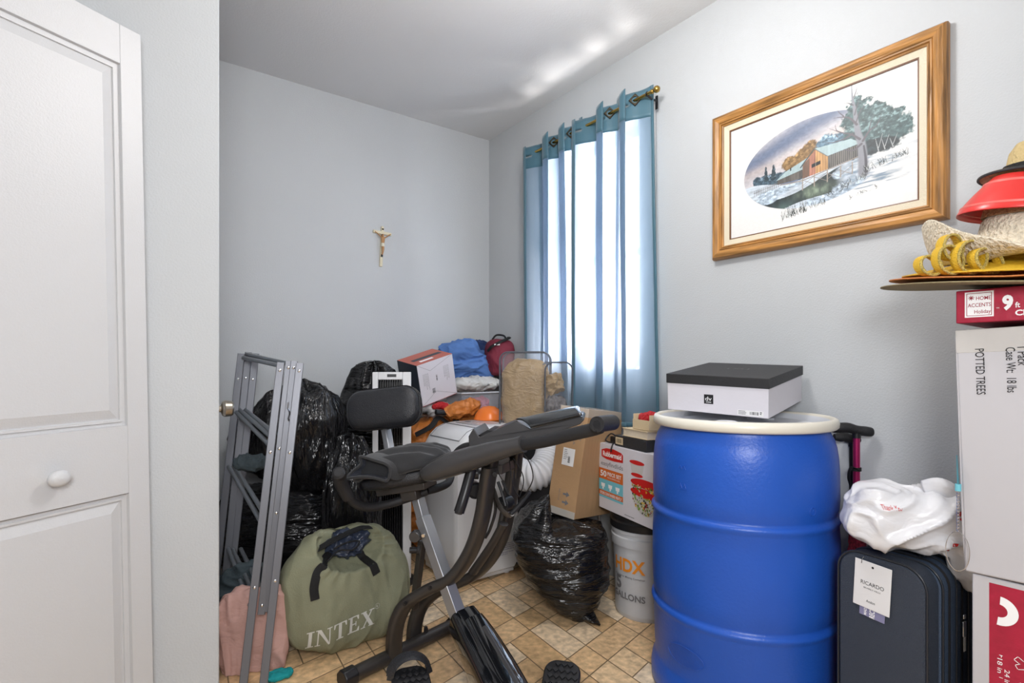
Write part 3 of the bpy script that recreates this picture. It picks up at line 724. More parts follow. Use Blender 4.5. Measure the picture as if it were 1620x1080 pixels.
for sgn, y in ((-1,-.445),(1,.445)):
    b = MB(); T = Matrix.Translation((0, y, 0)) @ Matrix.Rotation(-sgn*PI/2, 4, 'X')
    b.lathe([(0,0),(.010,0),(.010,.008),(.006,.011),(.006,.014),(.012,.019),(.0155,.027),(.0145,.036),(.008,.043),(0,.045)], 24, T=T); b.build('finial', 'brass', rod, angle=60)
    b = MB(); yy = y - sgn*.025; b.tube([(0,yy,-.004),(.03,yy,-.012),(XR-CX-.030,yy,-.012)], (.004,.006), 8); b.box((XR-CX-.03,yy-.007,-.05),(XR-CX-.026 if sgn < 0 else XR-CX,yy+.007,.012)); b.tube([(0,yy,.012),(-.008,yy,.004),(-.010,yy,-.006),(0,yy,-.011)], .003, 8)
    b.build('bracket', 'blackp', rod, bevel=.001)

# ================================================================== BLUE DRUM AND WHAT IS ON IT
DC = ld(.778, 1.83); eye = Vector((0,0,0)) - DC; ea_ = math.atan2(eye.y, eye.x)
drum = thing('plastic_drum', 'big blue plastic drum with cream rim ring standing by the right wall', 'drum', DC)
R0 = .287
pr_ = [(0,.012),(.25,.012),(.272,.004),(.286,.0),(.294,.012),(.295,.045),(.291,.07),(.283,.088),(.279,.10)]
def rib(z, w=.020, h=.0065): return [(R0, z-w), (R0+h*.35, z-w*.6), (R0+h, z-w*.2), (R0+h, z+w*.15), (R0+h*.2, z+w*.45), (R0-.004, z+w*.7), (R0-.004, z+w*1.0), (R0, z+w*1.5)]
pr_ += [(R0-.004,.13)] + rib(.285) + [(R0+.003,.36),(R0+.004,.44),(R0+.003,.52)] + rib(.598) + [(R0+.002,.66),(R0+.001,.75),(R0-.002,.79),(R0-.006,.82),(R0-.013,.845),(R0-.022,.862),(.262,.874),(.262,.884),(.266,.888),(.266,.896)]
b = MB(); b.lathe(pr_, 128); b.build('barrel', 'drum', drum, angle=50)
b = MB(); b.lathe([(.262,.880),(.280,.878),(.287,.884),(.288,.896),(.284,.908),(.276,.912),(.268,.908),(.264,.898),(.258,.885)], 128); b.build('rim_ring', 'rim', drum, angle=60)
b = MB(); b.lathe([(.262,.905),(.256,.897),(.250,.882),(.225,.878),(.222,.890),(.205,.893),(.19,.886),(.10,.886),(0,.890)], 96)
for (x, y) in ((.16,.02),(-.15,-.04)): b.lathe([(.045,.884),(.045,.897),(.040,.899),(.034,.899),(.033,.905),(.028,.907),(0,.907)], 32, T=Matrix.Translation((x,y,-.004)))
b.build('lid', 'lidw', drum, angle=40)
def wrap(b, R, phi, z0):
    """(x right, y up, z out) laid round a vertical cylinder, phi measured from the side facing the doorway"""
    b.v = [((R+v[2])*math.cos(ea_+phi+v[0]/R), (R+v[2])*math.sin(ea_+phi+v[0]/R), z0+v[1]) for v in b.v]; return b
b = MB()
for i, s in enumerate(('U.S. PATENT', '#5,543,107  #5,526,037', '#5,217,607  #7,040,807')): text_on(b, s, (0 if i else .012, -.019*i, 0), (1,0,0), (0,1,0), .012, .072 if i == 0 else .105, off=.002)
b.tube([(.115*.5+.062*math.cos(a)*1.1, -.012+.030*math.sin(a), .0008) for a in [2*PI*k/40 for k in range(41)]], .0011, 6, cap=False)
wrap(subdiv(b), R0+.001, -.80, .185)
b2 = MB()
for k in range(2): b2.tube([(-.014+.014*k,0,.0015),(-.007+.014*k,.012,.0015),(.0+.014*k,0,.0015)], .001, 6)
b2.tube([(-.018,-.062,.0015),(.018,-.062,.0015)], .0012, 6)
for k in range(2): b2.tube([(-.012+.016*k,-.058,.0015),(-.007+.016*k,-.044,.0015),(-.001+.016*k,-.058,.0015)], .001, 6)
wrap(b2, R0+.002, -.62, .755)
b3 = MB(); text_on(b3, 'VENTED', (0,0,0), (1,0,0), (0,1,0), .013, .06, off=.001); text_on(b3, '2 HDPE', (.005,-.024,0), (1,0,0), (0,1,0), .012, .05, off=.001); wrap(subdiv(b3), R0+.001, -1.12, .80)
b4 = MB(); b4.tube([(.011*math.cos(a), .011*math.sin(a), .001) for a in [2*PI*k/24 for k in range(25)]], .0012, 6, cap=False); b4.tube([(0,0,.001),(.005,.007,.001)], .0011, 6); wrap(b4, R0+.001, .72, .655)
for q in (b2, b3, b4): b.add(q.v, q.f)
split_build(b, .012, 'embossing', 'drum', drum, angle=60)

def card_box(name, label, cat, O, U, V, w, h, dep, m, group=None, bevel=.0015, body='carton'):
    """O = lower left front corner, U right, V up, printed face at local z = 0, box behind it"""
    t = thing(name, label, cat, O, axes(U, V), group); b = MB(); b.box((0, 0, -dep), (w, h, 0)); o = b.build(body, m, t, bevel=bevel); return t
Z3 = Vector((0, 0, 1)); X1, Y1, Zl = (1,0,0), (0,1,0), (0,0,1)
U = Rv*.733 - Fv*.68; O = ld(.817, 1.715, .908) - U*.345; O.z += .014; U = (U - Vector((0,0,.04))).normalized(); Vb = (Z3 - (Rv*.68 + Fv*.733)*.115).normalized()
t = card_box('shoe_box', 'low white boot box with black lid lying on top of blue drum', 'box', O, U, Vb, .345, .126, .365, 'cardlite')
b = MB(); b.box((-.003, .096, -.368), (.348, .1295, .003)); b.build('lid', 'cardblk', t, bevel=.0015)
b = MB(); rect_on(b, (.135,.032,0), X1, Y1, .032, .032, 0, .0005); b.box((.135,.032,0),(.167,.064,.0006)); text_on(b, 'dv', (.1395,.043,0), X1, Y1, .0150, .0220, 1, .0009); rect_on(b, (.142,.037,0), X1, Y1, .018, .0018, 1, .0009)
b.build('emblem', ['ink', 'inkw'], t)
b = MB(); b.box((.248,.004,0),(.330,.021,.0006)); barcode(b, (.287,.008,0), X1, Y1, .028, .010, 1, 18, 4); lines_on(b, (.251,.017,0), X1, Y1, .026, 3, .0048, .0018, 1, 5, .0009); lines_on(b, (.319,.016,0), X1, Y1, .007, 2, .005, .003, 1, 6, .0009)
b.build('label', ['paper', 'ink'], t)
b = MB(); Lz = .1295
text_on(b, '[ XS ]', (.175,Lz,-.20), X1, (0,0,-1), .018, .075, 0, .0004, center=True); b.build('lettering', 'inkg', t)
b = MB(); b.box((.3351,.02,-.34),(.3356,.052,-.33)); b.box((.3351,.056,-.34),(.3356,.064,-.33)); b.build('side_mark', 'ink', t)

# ================================================================== BETWEEN CARTON AND DRUM
bc = ld(.594, 2.385)
buck = thing('bucket', 'white five gallon bucket with black lid beside the drum, on floor', 'bucket', bc)
b = MB(); b.lathe([(0,.004),(.120,.004),(.129,0),(.133,.008),(.1345,.03),(.1445,.305),(.1515,.307),(.1525,.32),(.153,.345),(.148,.349),(.148,.361),(.152,.363),(.152,.375),(.147,.379),(.147,.389),(.143,.389),(.135,.02),(0,.02)], 96); b.build('pail', 'bucket', buck, angle=40)
b = MB(); b.lathe([(.150,.377),(.156,.379),(.157,.408),(.153,.414),(.153,.420),(.156,.422),(.156,.436),(.149,.442),(.135,.442),(.128,.434),(0,.434)], 96); b.build('lid', 'blackp', buck, angle=35)
eb_ = math.atan2(-bc.y, -bc.x)
def wrapb(b, phi, z0):
    o = []
    for v in b.v:
        z = z0+v[1]; R = .1350+.0090*(z-.03)/.255+v[2]; a = eb_+phi+v[0]/.14; o.append((R*math.cos(a), R*math.sin(a), z))
    b.v = o; return b
b = MB(); text_on(b, 'HDX', (-.150,0,0), X1, Y1, .056, .150, 0, .002, bold=.03); b = subdiv(b); wrapb(b, -.02, .205); b.build('logo', 'inko', buck, angle=180)
b = MB(); text_on(b, '5', (-.150,.040,0), X1, Y1, .055, .035, 0, .002, bold=.04); text_on(b, 'GALLONS', (-.168,0,0), X1, Y1, .028, .165, 0, .002, bold=.03); b = subdiv(b); wrapb(b, -.0, .085)
b2 = MB(); text_on(b2, 'All Purpose Mixing Container', (-.155,0,0), X1, Y1, .0085, .153, 0, .0018, bold=.01); subdiv(b2); wrapb(b2, -.01, .178); b.add(b2.v, b2.f); b.build('lettering', 'inkg', buck, angle=180)
b = MB(); rect_on(b, (.03,0,0), X1, Y1, .045, .02, 0, .0018); subdiv(b); wrapb(b, -.0, .088); b.build('sticker', 'inkg', buck, angle=180)

# food container carton
O = Vector((1.757, 1.740, .4435)); Uf = Vector((-.098, -.415, 0)).normalized()
t = card_box('food_container_box', 'white food-storage set carton with red and orange printing, on bucket', 'box', O, Uf, Z3, .425, .290, .135, 'cardlite')
b = MB()
poly_on(b, [(.022,.262),(.06,.272),(.12,.274),(.175,.266),(.188,.258),(.188,.226),(.12,.222),(.06,.224),(.022,.232)], (0,0,0), X1, Y1)
b.build('logo_patch', 'inkr', t)
b = MB(); text_on(b, 'Rubbermaid', (.034,.237,0), X1, Y1, .022, .143, 0, .001, bold=.03); text_on(b, '50', (.012,.145,0), X1, Y1, .026, .050, 0, .001, bold=.03); text_on(b, 'PIECE SET', (.070,.153,0), X1, Y1, .016, .105, 0, .001, bold=.02)
text_on(b, 'INCLUDING LIDS', (.070,.141,0), X1, Y1, .006, .095, 0, .001); text_on(b, 'STORE CONTAINERS NEATLY', (.010,.064,0), X1, Y1, .012, .170, 0, .001, bold=.02)
for x in (.035, .092, .148):
    poly_on(b, [(-.013,0),(.013,0),(.016,.016),(-.016,.016)], (x,.098,0), X1, Y1, off=.001); poly_on(b, [(.006*math.cos(a), .006*math.sin(a)) for a in [k*PI/5 for k in range(10)]], (x,.093,0), X1, Y1, off=.0011)
split_build(b, .006, 'white_lettering', 'inkw', t)
b = MB(); rect_on(b, (.001,.132,0), X1, Y1, .187, .048); rect_on(b, (.001,.060,0), X1, Y1, .187, .022); b.build('orange_band', 'inkor', t)
b = MB(); rect_on(b, (.001,.082,0), X1, Y1, .187, .050); rect_on(b, (.001,.050,0), X1, Y1, .187, .010); b.build('blue_band', 'inkt', t)
b = MB(); text_on(b, 'easyfindlids', (.018,.194,0), X1, Y1, .020, .170, 0, .0006); lines_on(b, (.20,.012,0), X1, Y1, .10, 1, .01, .003)
for x in (.035, .092, .148): arrow(b, (x,.118,0), X1, (0,-1,0), .014)
split_build(b, .006, 'grey_lettering', 'inkg', t)
b = MB()
def ell(cx, cy, rx, ry, off, mi=0, a0=0, a1=2*PI): poly_on(b, [(cx+rx*math.cos(a0+(a1-a0)*k/28), cy+ry*math.sin(a0+(a1-a0)*k/28)) for k in range(29)], (0,0,0), X1, Y1, mi, off)
ell(.285,.243,.050,.009,.0008); ell(.285,.193,.040,.008,.0008); ell(.340,.165,.098,.018,.0008); ell(.340,.128,.098,.018,.0012); split_build(b, .0001, 'printed_red_lid', 'inkr', t)
b = MB(); ell(.340,.125,.090,.085,.0006,0,PI,2*PI); poly_on(b, [(.25,.165),(.43,.165),(.425,.125),(.255,.125)], (0,0,0), X1, Y1, 0, .0006); poly_on(b, [(.24,.24),(.33,.24),(.32,.195),(.25,.195)], (0,0,0), X1, Y1, 0, .0005); b.build('printed_tubs', mat('printed clear tub', (.52,.50,.48), .3), t)
rr = random.Random(8); cols = [(.10,.20,.02),(.20,.32,.05),(.62,.60,.50),(.65,.42,.04),(.28,.03,.03),(.03,.04,.02),(.45,.46,.28)]
fm = [mat('printed salad %d' % i, c_, .4) for i, c_ in enumerate(cols)]
b = MB()
for k in range(230):
    x = rr.uniform(.255,.425); y = rr.uniform(.045,.118) if k % 4 else rr.uniform(.132,.155)
    if ((x-.34)/.086)**2+((y-.125)/.082)**2 > 1 and y < .125: continue
    r_ = rr.uniform(.003,.007); poly_on(b, [(x+r_*rr.uniform(.6,1.2)*math.cos(a), y+r_*rr.uniform(.6,1.2)*math.sin(a)) for a in [q*PI/3.5 for q in range(7)]], (0,0,0), X1, Y1, rr.randrange(7), .0009+.000002*k)
b.build('printed_salad', fm, t, flat=True)
# small things lying on that carton
FB = lambda x, z, y=0: O + Uf*x + Vector((0,0,z)) + Uf.cross(Z3)*y
t = card_box('flat_box', 'flat black box with cream barcode label, lying on white container carton', 'box', FB(.115, .2915, -.008), Uf, Z3, .22, .046, .118, 'cardblk')
b = MB(); b.box((.006,.008,0),(.060,.038,.0006)); barcode(b, (.014,.014,0), X1, Y1, .038, .018, 1, 16, 9); b.build('label', ['cream', 'ink'], t)
t = thing('hardback_book', 'pale hardback book with page edges showing, on the flat black box', 'book', FB(.165, .3395, -.012), axes(Uf, Z3))
b = MB(); b.box((0,0,-.105),(.17,.003,0)); b.box((0,.031,-.105),(.17,.034,0)); b.box((0,.003,-.105),(.17,.031,-.102)); b.build('cover', 'cream', t, bevel=.0008)
b = MB(); b.box((.003,.003,-.102),(.167,.031,-.004)); b.build('pages', 'page', t)
t = thing('card_box', 'small cream open card box standing on hardback book', 'box', FB(.225, .3755, -.022), axes(Uf, Z3))
b = MB(); b.box((0,0,-.003),(.11,.040,0)); b.box((0,0,-.075),(.003,.062,-.003)); b.box((0,0,-.075),(.11,.062,-.072)); b.box((.107,0,-.072),(.11,.062,-.003)); b.box((.003,0,-.072),(.107,.003,-.003)); b.build('tray', 'cream', t, bevel=.0006)
t = thing('folded_cloth', 'bright red cloth bundle stuffed in the small cream box', 'cloth', FB(.282, .421, -.062), axes(Uf, Z3))
soft((.048,.026,.030), 5, .006, 30).build('cloth', 'redc', t, angle=180)
t = thing('power_adapter', 'black plug and coiled cable beside the flat black box', 'cable', FB(.075, .2925, -.045), axes(Uf, Z3))
b = MB(); b.box((-.028,.0,-.020),(.022,.030,.018)); b.build('plug', 'blackp', t, bevel=.004)
b = MB(); b.tube(spline([(.02,.012,.0),(.036,.028,.02),(.005,.044,.026),(-.038,.034,.016),(-.044,.012,.03),(-.01,.006,.036),(.02,.006,.034),(.036,-.012,.052),(.028,-.03,.050)], 8), .0034, 10); b.build('cable', 'blackp', t)

# leaning tall carton
A_ = at(889, 634, 2.44); B_ = at(932, 648, 2.34); Bb = at(908, 822, 2.33); C_ = at(980, 618, 2.62)
Vt = (B_-Bb).normalized(); Ut = (B_-A_); Ut = (Ut - Vt*Ut.dot(Vt)); wd = Ut.length; Ut.normalize()
hh = (B_-Bb).length; Dn = Ut.cross(Vt)      # out of the narrow face
dp = abs((C_-B_).dot(Dn))
O = Bb - Ut*wd
tall = card_box('tall_carton', 'tall brown taped carton leaning on its end beside black bag', 'box', O, Ut, Vt, wd, hh, min(dp, .30), 'card')
dpt = min(dp, .30)
b = MB(); b.box((-.0008, hh-.035, -dpt-.0008), (wd+.0008, hh+.0010, .0008)); b.box((wd*.28, hh-.0005, -dpt), (wd*.72, hh+.0014, .0)); b.build('tape', 'tape', tall, bevel=.0006)
b = MB(); b.box((wd*.30, hh*.46, 0), (wd*.72, hh*.62, .0007)); lines_on(b, (wd*.34, hh*.60, 0), X1, Y1, wd*.15, 6, .008, .0022, 1, 3, .001); barcode(b, (wd*.58, hh*.49, 0), Y1, (-1,0,0), .028, .011, 1, 14, 2, .001); b.build('label', ['paper', 'ink'], tall)
b = MB()
for k in range(2): 
    oo = (wd*.40 + .0*k, hh*.115 - .030*k + .045, 0)
    arrow(b, (wd*.62, hh*(.20-.075*k), 0), (0,-1,0), (1,0,0), .036)
text_on(b, 'RECYCLE', (wd*.34, hh*.235, 0), (0,-1,0), X1, .008, .050)
poly_on(b, [(-.010,0),(.010,0),(.012,.008),(.004,.016),(.004,.026),(.012,.03),(-.012,.03),(-.004,.026),(-.004,.016),(-.012,.008)], (wd*.70, hh*.035, 0), (0,1,0), (-1,0,0), k=1.1)
text_on(b, 'CAJONERA', (wd*.60, hh*.93, 0), (0,-1,0), X1, .012, .13); text_on(b, 'COMFORT', (wd*.80, hh*.93, 0), (0,-1,0), X1, .010, .11); text_on(b, 'BASE 102', (wd*.38, hh*.88, 0), (0,-1,0), X1, .010, .10)
b.build('lettering', 'inkg', tall)
b = MB(); b.box((0, 0, 0), (wd, .030, .0009)); b.build('end_tape', 'tape', tall)
# broom stick and clear bracket by the curtain, and black tubes
t = thing('broom_handle', 'pale wooden stick standing between carton and curtain', 'stick', ld(.535, 2.70, 0))
b = MB(); b.tube([(0,0,0),(.004,.0,.78)], .011, 14); b.build('shaft', 'wood', t)
b = MB(); b.tube([(.004,0,.78),(.006,0,.80),(.006,0,.885),(.003,0,.90)], [.010,.019,.017,.006], 12); b.build('hanging_cap', 'clear', t)
for (px, py, d, nm) in ((923, 577, 2.95, 'black tube end sticking up before curtain, farther of two'), (949, 590, 2.85, 'black tube end sticking up before curtain, nearer of two')):
    p = at(px, py, d); t = thing('tripod_leg', nm, 'tube', (p.x, p.y, 0), None, 'black tubes standing by the curtain'); tilt = -.02
    b = MB(); b.tube([(0,0,0),(tilt*.5,0,p.z-.13)], .011, 14); b.build('tube', 'silver', t)
    b = MB(); b.tube([(tilt*.5,0,p.z-.16),(tilt*.7,0,p.z)], .019, 16); b.build('grip', 'foam', t, bevel=.002)

# black bin bag in the middle of the floor
pc_ = ld(.205, 2.37)
t = thing('trash_bag', 'full black bin bag on the tiles under the leaning carton', 'bag', pc_, yaw_of(1, 0))
def sh(p, x, y, z):
    if z < .25: k = (.25-z)/1.25; p.x = p.x*(1-.50*k**1.7)+.075*k; p.y = p.y*(1-.38*k**1.7)-.075*k
    p.z += .262
    if p.x > -.04 and p.z > .375: p.z = .375+.12*(p.z-.375)
    return p
soft((.208,.175,.255), 12, .011, 5, power=2.5, neck=.35, aniso=(.8,.8,2.6), floor=.002, low=.035, shape=sh, nu=160, nv=110).build('bag', 'trash', t, angle=180)
b = MB(); b.tube([(.05,-.04,.07),(.095,-.085,.045),(.135,-.12,.02),(.16,-.14,.006)], [(.07,.05),(.055,.032),(.025,.012),(.004,.003)], 14); b.build('tied_corner', 'trash', t, angle=180)

# ================================================================== RIGHT EDGE: CHRISTMAS CARTONS, HATS, SUITCASE
Ux = Vector((0,-1,0)); XS = 1.569
t = card_box('tree_box', 'white carton with big red printed panel, bottom of the right-hand stack', 'box', (XS, .374, 0), Ux, Z3, .74, .603, .44, 'cardw', bevel=.003)
b = MB(); rect_on(b, (.030,.02,0), X1, Y1, .66, .572); b.build('red_panel', 'cardred', t)
b = MB()
def arc(b, cx, cy, r0, r1, a0, a1, mi=0, off=.0008, n=20):
    for k in range(n):
        a, c = a0+(a1-a0)*k/n, a0+(a1-a0)*(k+1)/n
        poly_on(b, [(cx+r0*math.cos(a), cy+r0*math.sin(a)), (cx+r1*math.cos(a), cy+r1*math.sin(a)), (cx+r1*math.cos(c), cy+r1*math.sin(c)), (cx+r0*math.cos(c), cy+r0*math.sin(c))], (0,0,0), X1, Y1, mi, off)
arc(b, .047,.535,.014,.032,-1.7,1.5)
for k, s in enumerate(('Color Variety', 'Flocked Red', 'Assembly')): text_on(b, s, (.098+.017*k, .574, 0), (0,-1,0), X1, .009, .05, off=.0008)
def oline(pts, w=.0012):
    for (x0, y0), (x1, y1) in zip(pts[:-1], pts[1:]):
        v = Vector((x1-x0, y1-y0, 0)); rect_on(b, (x0, y0, 0), v, Vector((-v.y, v.x, 0)), v.length, w, 0, .0009)
oline([(.072,.438),(.078,.446),(.086,.440),(.150,.427),(.30,.41),(.30,.402),(.15,.415),(.088,.424),(.078,.420),(.074,.427),(.082,.432),(.072,.438)])
oline([(.075,.385),(.083,.392),(.086,.383),(.105,.378),(.118,.382),(.122,.392),(.14,.392),(.16,.375),(.16,.34),(.14,.335),(.12,.345),(.105,.362),(.086,.368),(.078,.366),(.082,.376),(.075,.385)])
oline([(.072,.345),(.072,.335)]); oline([(.072,.340),(.13,.318)])
text_on(b, '18 in', (.044,.43,0), (0,-1,0), X1, .009, .032, off=.0009); text_on(b, '24 in', (.056,.41,0), (0,-1,0), X1, .009, .032, off=.0009)
oline([(.047,.437),(.053,.437)]); oline([(.050,.437),(.050,.433)]); oline([(.047,.388),(.053,.388)])
split_build(b, .006, 'white_print', 'inkw', t)
Rl = Matrix.Rotation(math.radians(2.6), 3, 'X')
Vt_ = Vector((0, .036, 1)).normalized(); Ut_ = Vector((0, -1, .030)).normalized()
t = card_box('potted_tree_box', 'tall white carton printed POTTED TREES, standing on the red-panelled carton', 'box', (XS-.004, .386, .6045), Ut_, Vt_, .55, .552, .43, 'cardw', bevel=.004)
b = MB()
for s, x, y0, w_, h_ in (('POTTED TREES', .034,.508,.103,.0165), ('Case Wt:  18 lbs', .086,.508,.098,.0165), ('1 Pack', .105,.508,.040,.0165), ('MADE IN CHINA', .128,.510,.105,.0165), ('ITEM NO.', .155,.510,.06,.0165)):
    text_on(b, s, (x, y0, 0), (0,-1,0), X1, h_, w_, off=.0018)
split_build(b, .004, 'lettering', 'ink', t)
b = MB(); b.box((-.001,.500,-.431),(.551,.5525,.0008)); b.build('tape', 'tape', t, bevel=.001)
b = MB(); b.tube([(.0,.0,-.02),(.0,.09,-.01),(.0,.54,-.012)], (.004,.010), 8, up=(0,0,1)); b.build('crushed_edge', 'cardw', t)
t = card_box('christmas_tree_box', 'flat red Christmas tree carton under the pile of hats', 'box', (XS-.012, .400, 1.1725), Vector((.03,-1,0)), Z3, .80, .074, .44, 'cardred', bevel=.002)
b = MB(); b.box((.016,.012,0),(.066,.069,.0006)); b.box((.019,.015,.0006),(.063,.066,.0009), 1); b.box((.0202,.0162,.0009),(.0618,.0648,.0012), 0)
b.build('brand_panel', ['inkw', 'inkwr'], t)
b = MB()
for s, y_, x0 in (('HOME', .050, .036), ('ACCENTS', .035, .0215), ('Holiday', .020, .033)): text_on(b, s, (x0, y_, 0), X1, Y1, .0085, .0615-x0, 0, .0014, bold=.01)
for k in range(8): a = k*PI/4; rect_on(b, (.0275,.0555,0), (math.cos(a),math.sin(a),0), (-math.sin(a),math.cos(a),0), .0055, .0014, 0, .0014)
b.build('brand_lettering', 'inkwr', t)
b = MB(); text_on(b, '9', (.080,.026,0), X1, Y1, .030, .018, 0, .0008, bold=.05); text_on(b, 'ft', (.101,.028,0), X1, Y1, .012, .008, 0, .0008, bold=.02); text_on(b, 'Christmas Tree', (.101,.011,0), X1, Y1, .012, .115, 0, .0008, bold=.03); text_on(b, 'TM', (.070,.028,0), X1, Y1, .003, .005, 0, .0008); b.build('lettering', 'inkw', t)

# hats: local frame x right, y away from the eye
HC = ld(1.205, 1.30, .014); hy = yaw_of(1, 0); HR = Matrix.Rotation(hy, 3, 'Z') @ Matrix.Rotation(math.radians(6.5), 3, 'X')
M['tanf'] = mat('tan felt', (.27,.22,.12), .8, bump=.4, bscale=200); M['orstraw'] = mat('orange paper straw', (.60,.20,.05), .6, bump=.4, bscale=150)
M['yel'] = mat('yellow straw braid', (.68,.42,.02), .55, bump=.6, bscale=180, stretch=(1,1,3)); M['croch'] = mat('cream crochet straw', (.72,.64,.50), .7, bump=1.0, bscale=110, var=.16, vscale=110)
M['redv'] = mat('red visor plastic', (.62,.035,.03), .3); M['natst'] = mat('natural straw', (.46,.29,.15), .7, bump=.8, bscale=150, var=.3, vscale=120)
M['bead'] = mat('amber bead', (.30,.13,.03), .3); M['sparkle'] = mat('yellow beaded trim', (.75,.58,.16), .25, bump=1, bscale=500, var=.4, vscale=300)
def brim(r0, r1, zf, n=72, m_=14, th=.0028):
    b = MB(); vs = []
    for side in (0, 1):
        for j in range(m_+1):
            r = r0+(r1-r0)*j/m_
            for i in range(n):
                a = 2*PI*i/n; x, y, z = zf(r, a, j/m_); vs.append((x, y, z+(th if side == 0 else 0)))
    fs = [(s*(m_+1)*n+j*n+i, s*(m_+1)*n+j*n+(i+1) % n, s*(m_+1)*n+(j+1)*n+(i+1) % n, s*(m_+1)*n+(j+1)*n+i) for s in (0,1) for j in range(m_) for i in range(n)]
    k = (m_+1)*n; fs += [(m_*n+i, m_*n+(i+1) % n, k+m_*n+(i+1) % n, k+m_*n+i) for i in range(n)]; b.add(vs, fs); return b
def crown(r, h, z0, rt=.75):
    b = MB(); b.lathe([(r,z0),(r*.98,z0+h*.3),(r*.92,z0+h*.7),(r*rt,z0+h*.95),(r*rt*.7,z0+h),(0,z0+h)], 48); return b
z0 = 1.2485
t = thing('sun_hat', 'olive tan wide-brim felt hat, lowest of the hat pile', 'hat', HC+Vector((0,0,z0)), HR, 'hats piled on the red carton')
brim(.075,.262, lambda r,a,k: (r*math.cos(a), r*math.sin(a), .001+.004*k*(1+math.sin(2*a+1)))).build('brim', 'tanf', t, angle=180); crown(.078,.030,.002).build('crown', 'tanf', t, angle=60)
t = thing('sun_hat', 'thin orange straw hat brim just above the tan hat', 'hat', HC+Vector((0,0,z0+.016)), HR, 'hats piled on the red carton')
brim(.08,.243, lambda r,a,k: (r*math.cos(a), r*math.sin(a), .002+.005*k*abs(math.sin(1.5*a+.4)))).build('brim', 'orstraw', t, angle=180); crown(.082,.028,.003).build('crown', 'orstraw', t, angle=60)
t = thing('sun_hat', 'yellow straw hat with looped beaded ribbon on its brim', 'hat', HC+Vector((0,0,z0+.030)), HR, 'hats piled on the red carton')
brim(.085,.215, lambda r,a,k: (r*math.cos(a), r*math.sin(a), .030*(1-k)+.002)).build('brim', 'yel', t, angle=180); crown(.088,.045,.028).build('crown', 'yel', t, angle=60)
for q, (cx, cz, w_, h_, yy, ro) in enumerate(((-.120,.045,.026,.046,-.105,.5),(-.088,.050,.032,.050,-.125,.2),(-.062,.040,.034,.034,-.140,-.5),(-.105,.075,.022,.040,-.09,.1),(-.145,.034,.020,.034,-.08,.8))):
    b = MB(); pts = []
    for k in range(25):
        a = 2*PI*k/24; x_ = w_*math.cos(a); z_ = h_*math.sin(a)*.75; pts.append((cx-.078+x_*math.cos(ro)-z_*math.sin(ro)+.25*z_, yy+.055+.012*math.sin(a), cz-.012+x_*math.sin(ro)+z_*math.cos(ro)))
    b.tube(pts, (.0022,.013), 8, up=(0,1,0), cap=False); b.build('ribbon_loop', 'yel', t, angle=60)
    b = MB(); b.tube([(p[0], p[1]-.0125, p[2]) for p in pts], .0032, 6, cap=False); b.build('beaded_edge', 'sparkle', t, angle=60)
t = thing('sun_hat', 'cream crocheted floppy straw hat with brown beads, draped over the yellow hat', 'hat', HC+Rv*.030+Vector((0,0,z0+.104)), HR, 'hats piled on the red carton')
def zc(r, a, k):
    x, y = r*math.cos(a), r*math.sin(a); lft = max(0, math.cos(a-2.75)); frn = max(0, math.cos(a+2.05))
    z = -.068*lft*math.sin(PI*min(1, k*.9))*1.0 + .076*lft**1.5*k*k - .048*frn**1.6*k**1.4 + .012*k
    ex = .04*lft**2*k*k*k
    return (x+ex, y, z+.004*math.sin(7*a)*k)
brim(.085,.230, zc, th=.004).build('brim', 'croch', t, angle=180); crown(.09,.085,.0).build('crown', 'croch', t, angle=60)
b = MB()
for k in range(16):
    a = PI+.25+k*.20; p = zc(.185, a, .78); b.lathe([(0,-.0045),(.0042,-.002),(.0042,.002),(0,.0045)], 8, T=Matrix.Translation((p[0],p[1]-.002,p[2]+.005)))
    if k % 2: p = zc(.165, a+.08, .6); b.lathe([(0,-.004),(.004,-.002),(.004,.002),(0,.004)], 8, T=Matrix.Translation((p[0],p[1]-.002,p[2]+.005)))
split_build(b, .0005, 'bead', 'bead', t)
t = thing('sun_visor', 'glossy red plastic sun visor lying on the crocheted hat', 'visor', HC+Rv*.03+Vector((.0,.0,z0+.160)), HR, 'hats piled on the red carton')
def zv(r, a, k): return (r*math.cos(a)*1.0+.02, r*math.sin(a)*.8, .085*(1-k)**.8+.012-.010*math.cos(a))
brim(.088,.155, zv, th=.003).build('peak', 'redv', t, angle=180)
b = MB()
for (k0, r_) in ((.25,.004),(.9,.0035)):
    b.tube([Vector(zv(.088+.067*k0, a, k0))+Vector((0,0,.003)) for a in [2*PI*q/60 for q in range(61)]], (r_*.5,r_), 6, cap=False)
b.build('stitched_rim', mat('pale red trim', (.68,.14,.12), .4), t)
t = thing('straw_hat', 'natural brown straw hat between the crocheted hat and the red visor', 'hat', HC+Rv*.05+Vector((0,0,z0+.120)), HR, 'hats piled on the red carton')
crown(.098,.055,.054).build('crown', 'natst', t, angle=60)
t = thing('fedora', 'small straw fedora with black band and black brim edge, top of the pile', 'hat', HC+Rv*.075+Vector((0,0,z0+.272)), HR, 'hats piled on the red carton')
brim(.07,.118, lambda r,a,k: (r*math.cos(a), r*math.sin(a), -.006+.014*k*abs(math.cos(a)))).build('brim', 'natst', t, angle=180)
b = MB(); b.tube([(.118*math.cos(a), .118*math.sin(a), .010*abs(math.cos(a))-.003) for a in [2*PI*q/60 for q in range(61)]], (.003,.0035), 8, cap=False); b.build('brim_edge', 'cardblk', t)
b = MB(); b.lathe([(.0725,-.004),(.0735,.028),(.070,.029),(.069,-.004)], 48); b.build('hat_band', 'web', t, angle=50)
crown(.070,.085,.0).build('crown', mat('yellow straw', (.55,.42,.20), .7, bump=.8, bscale=120), t, angle=60)

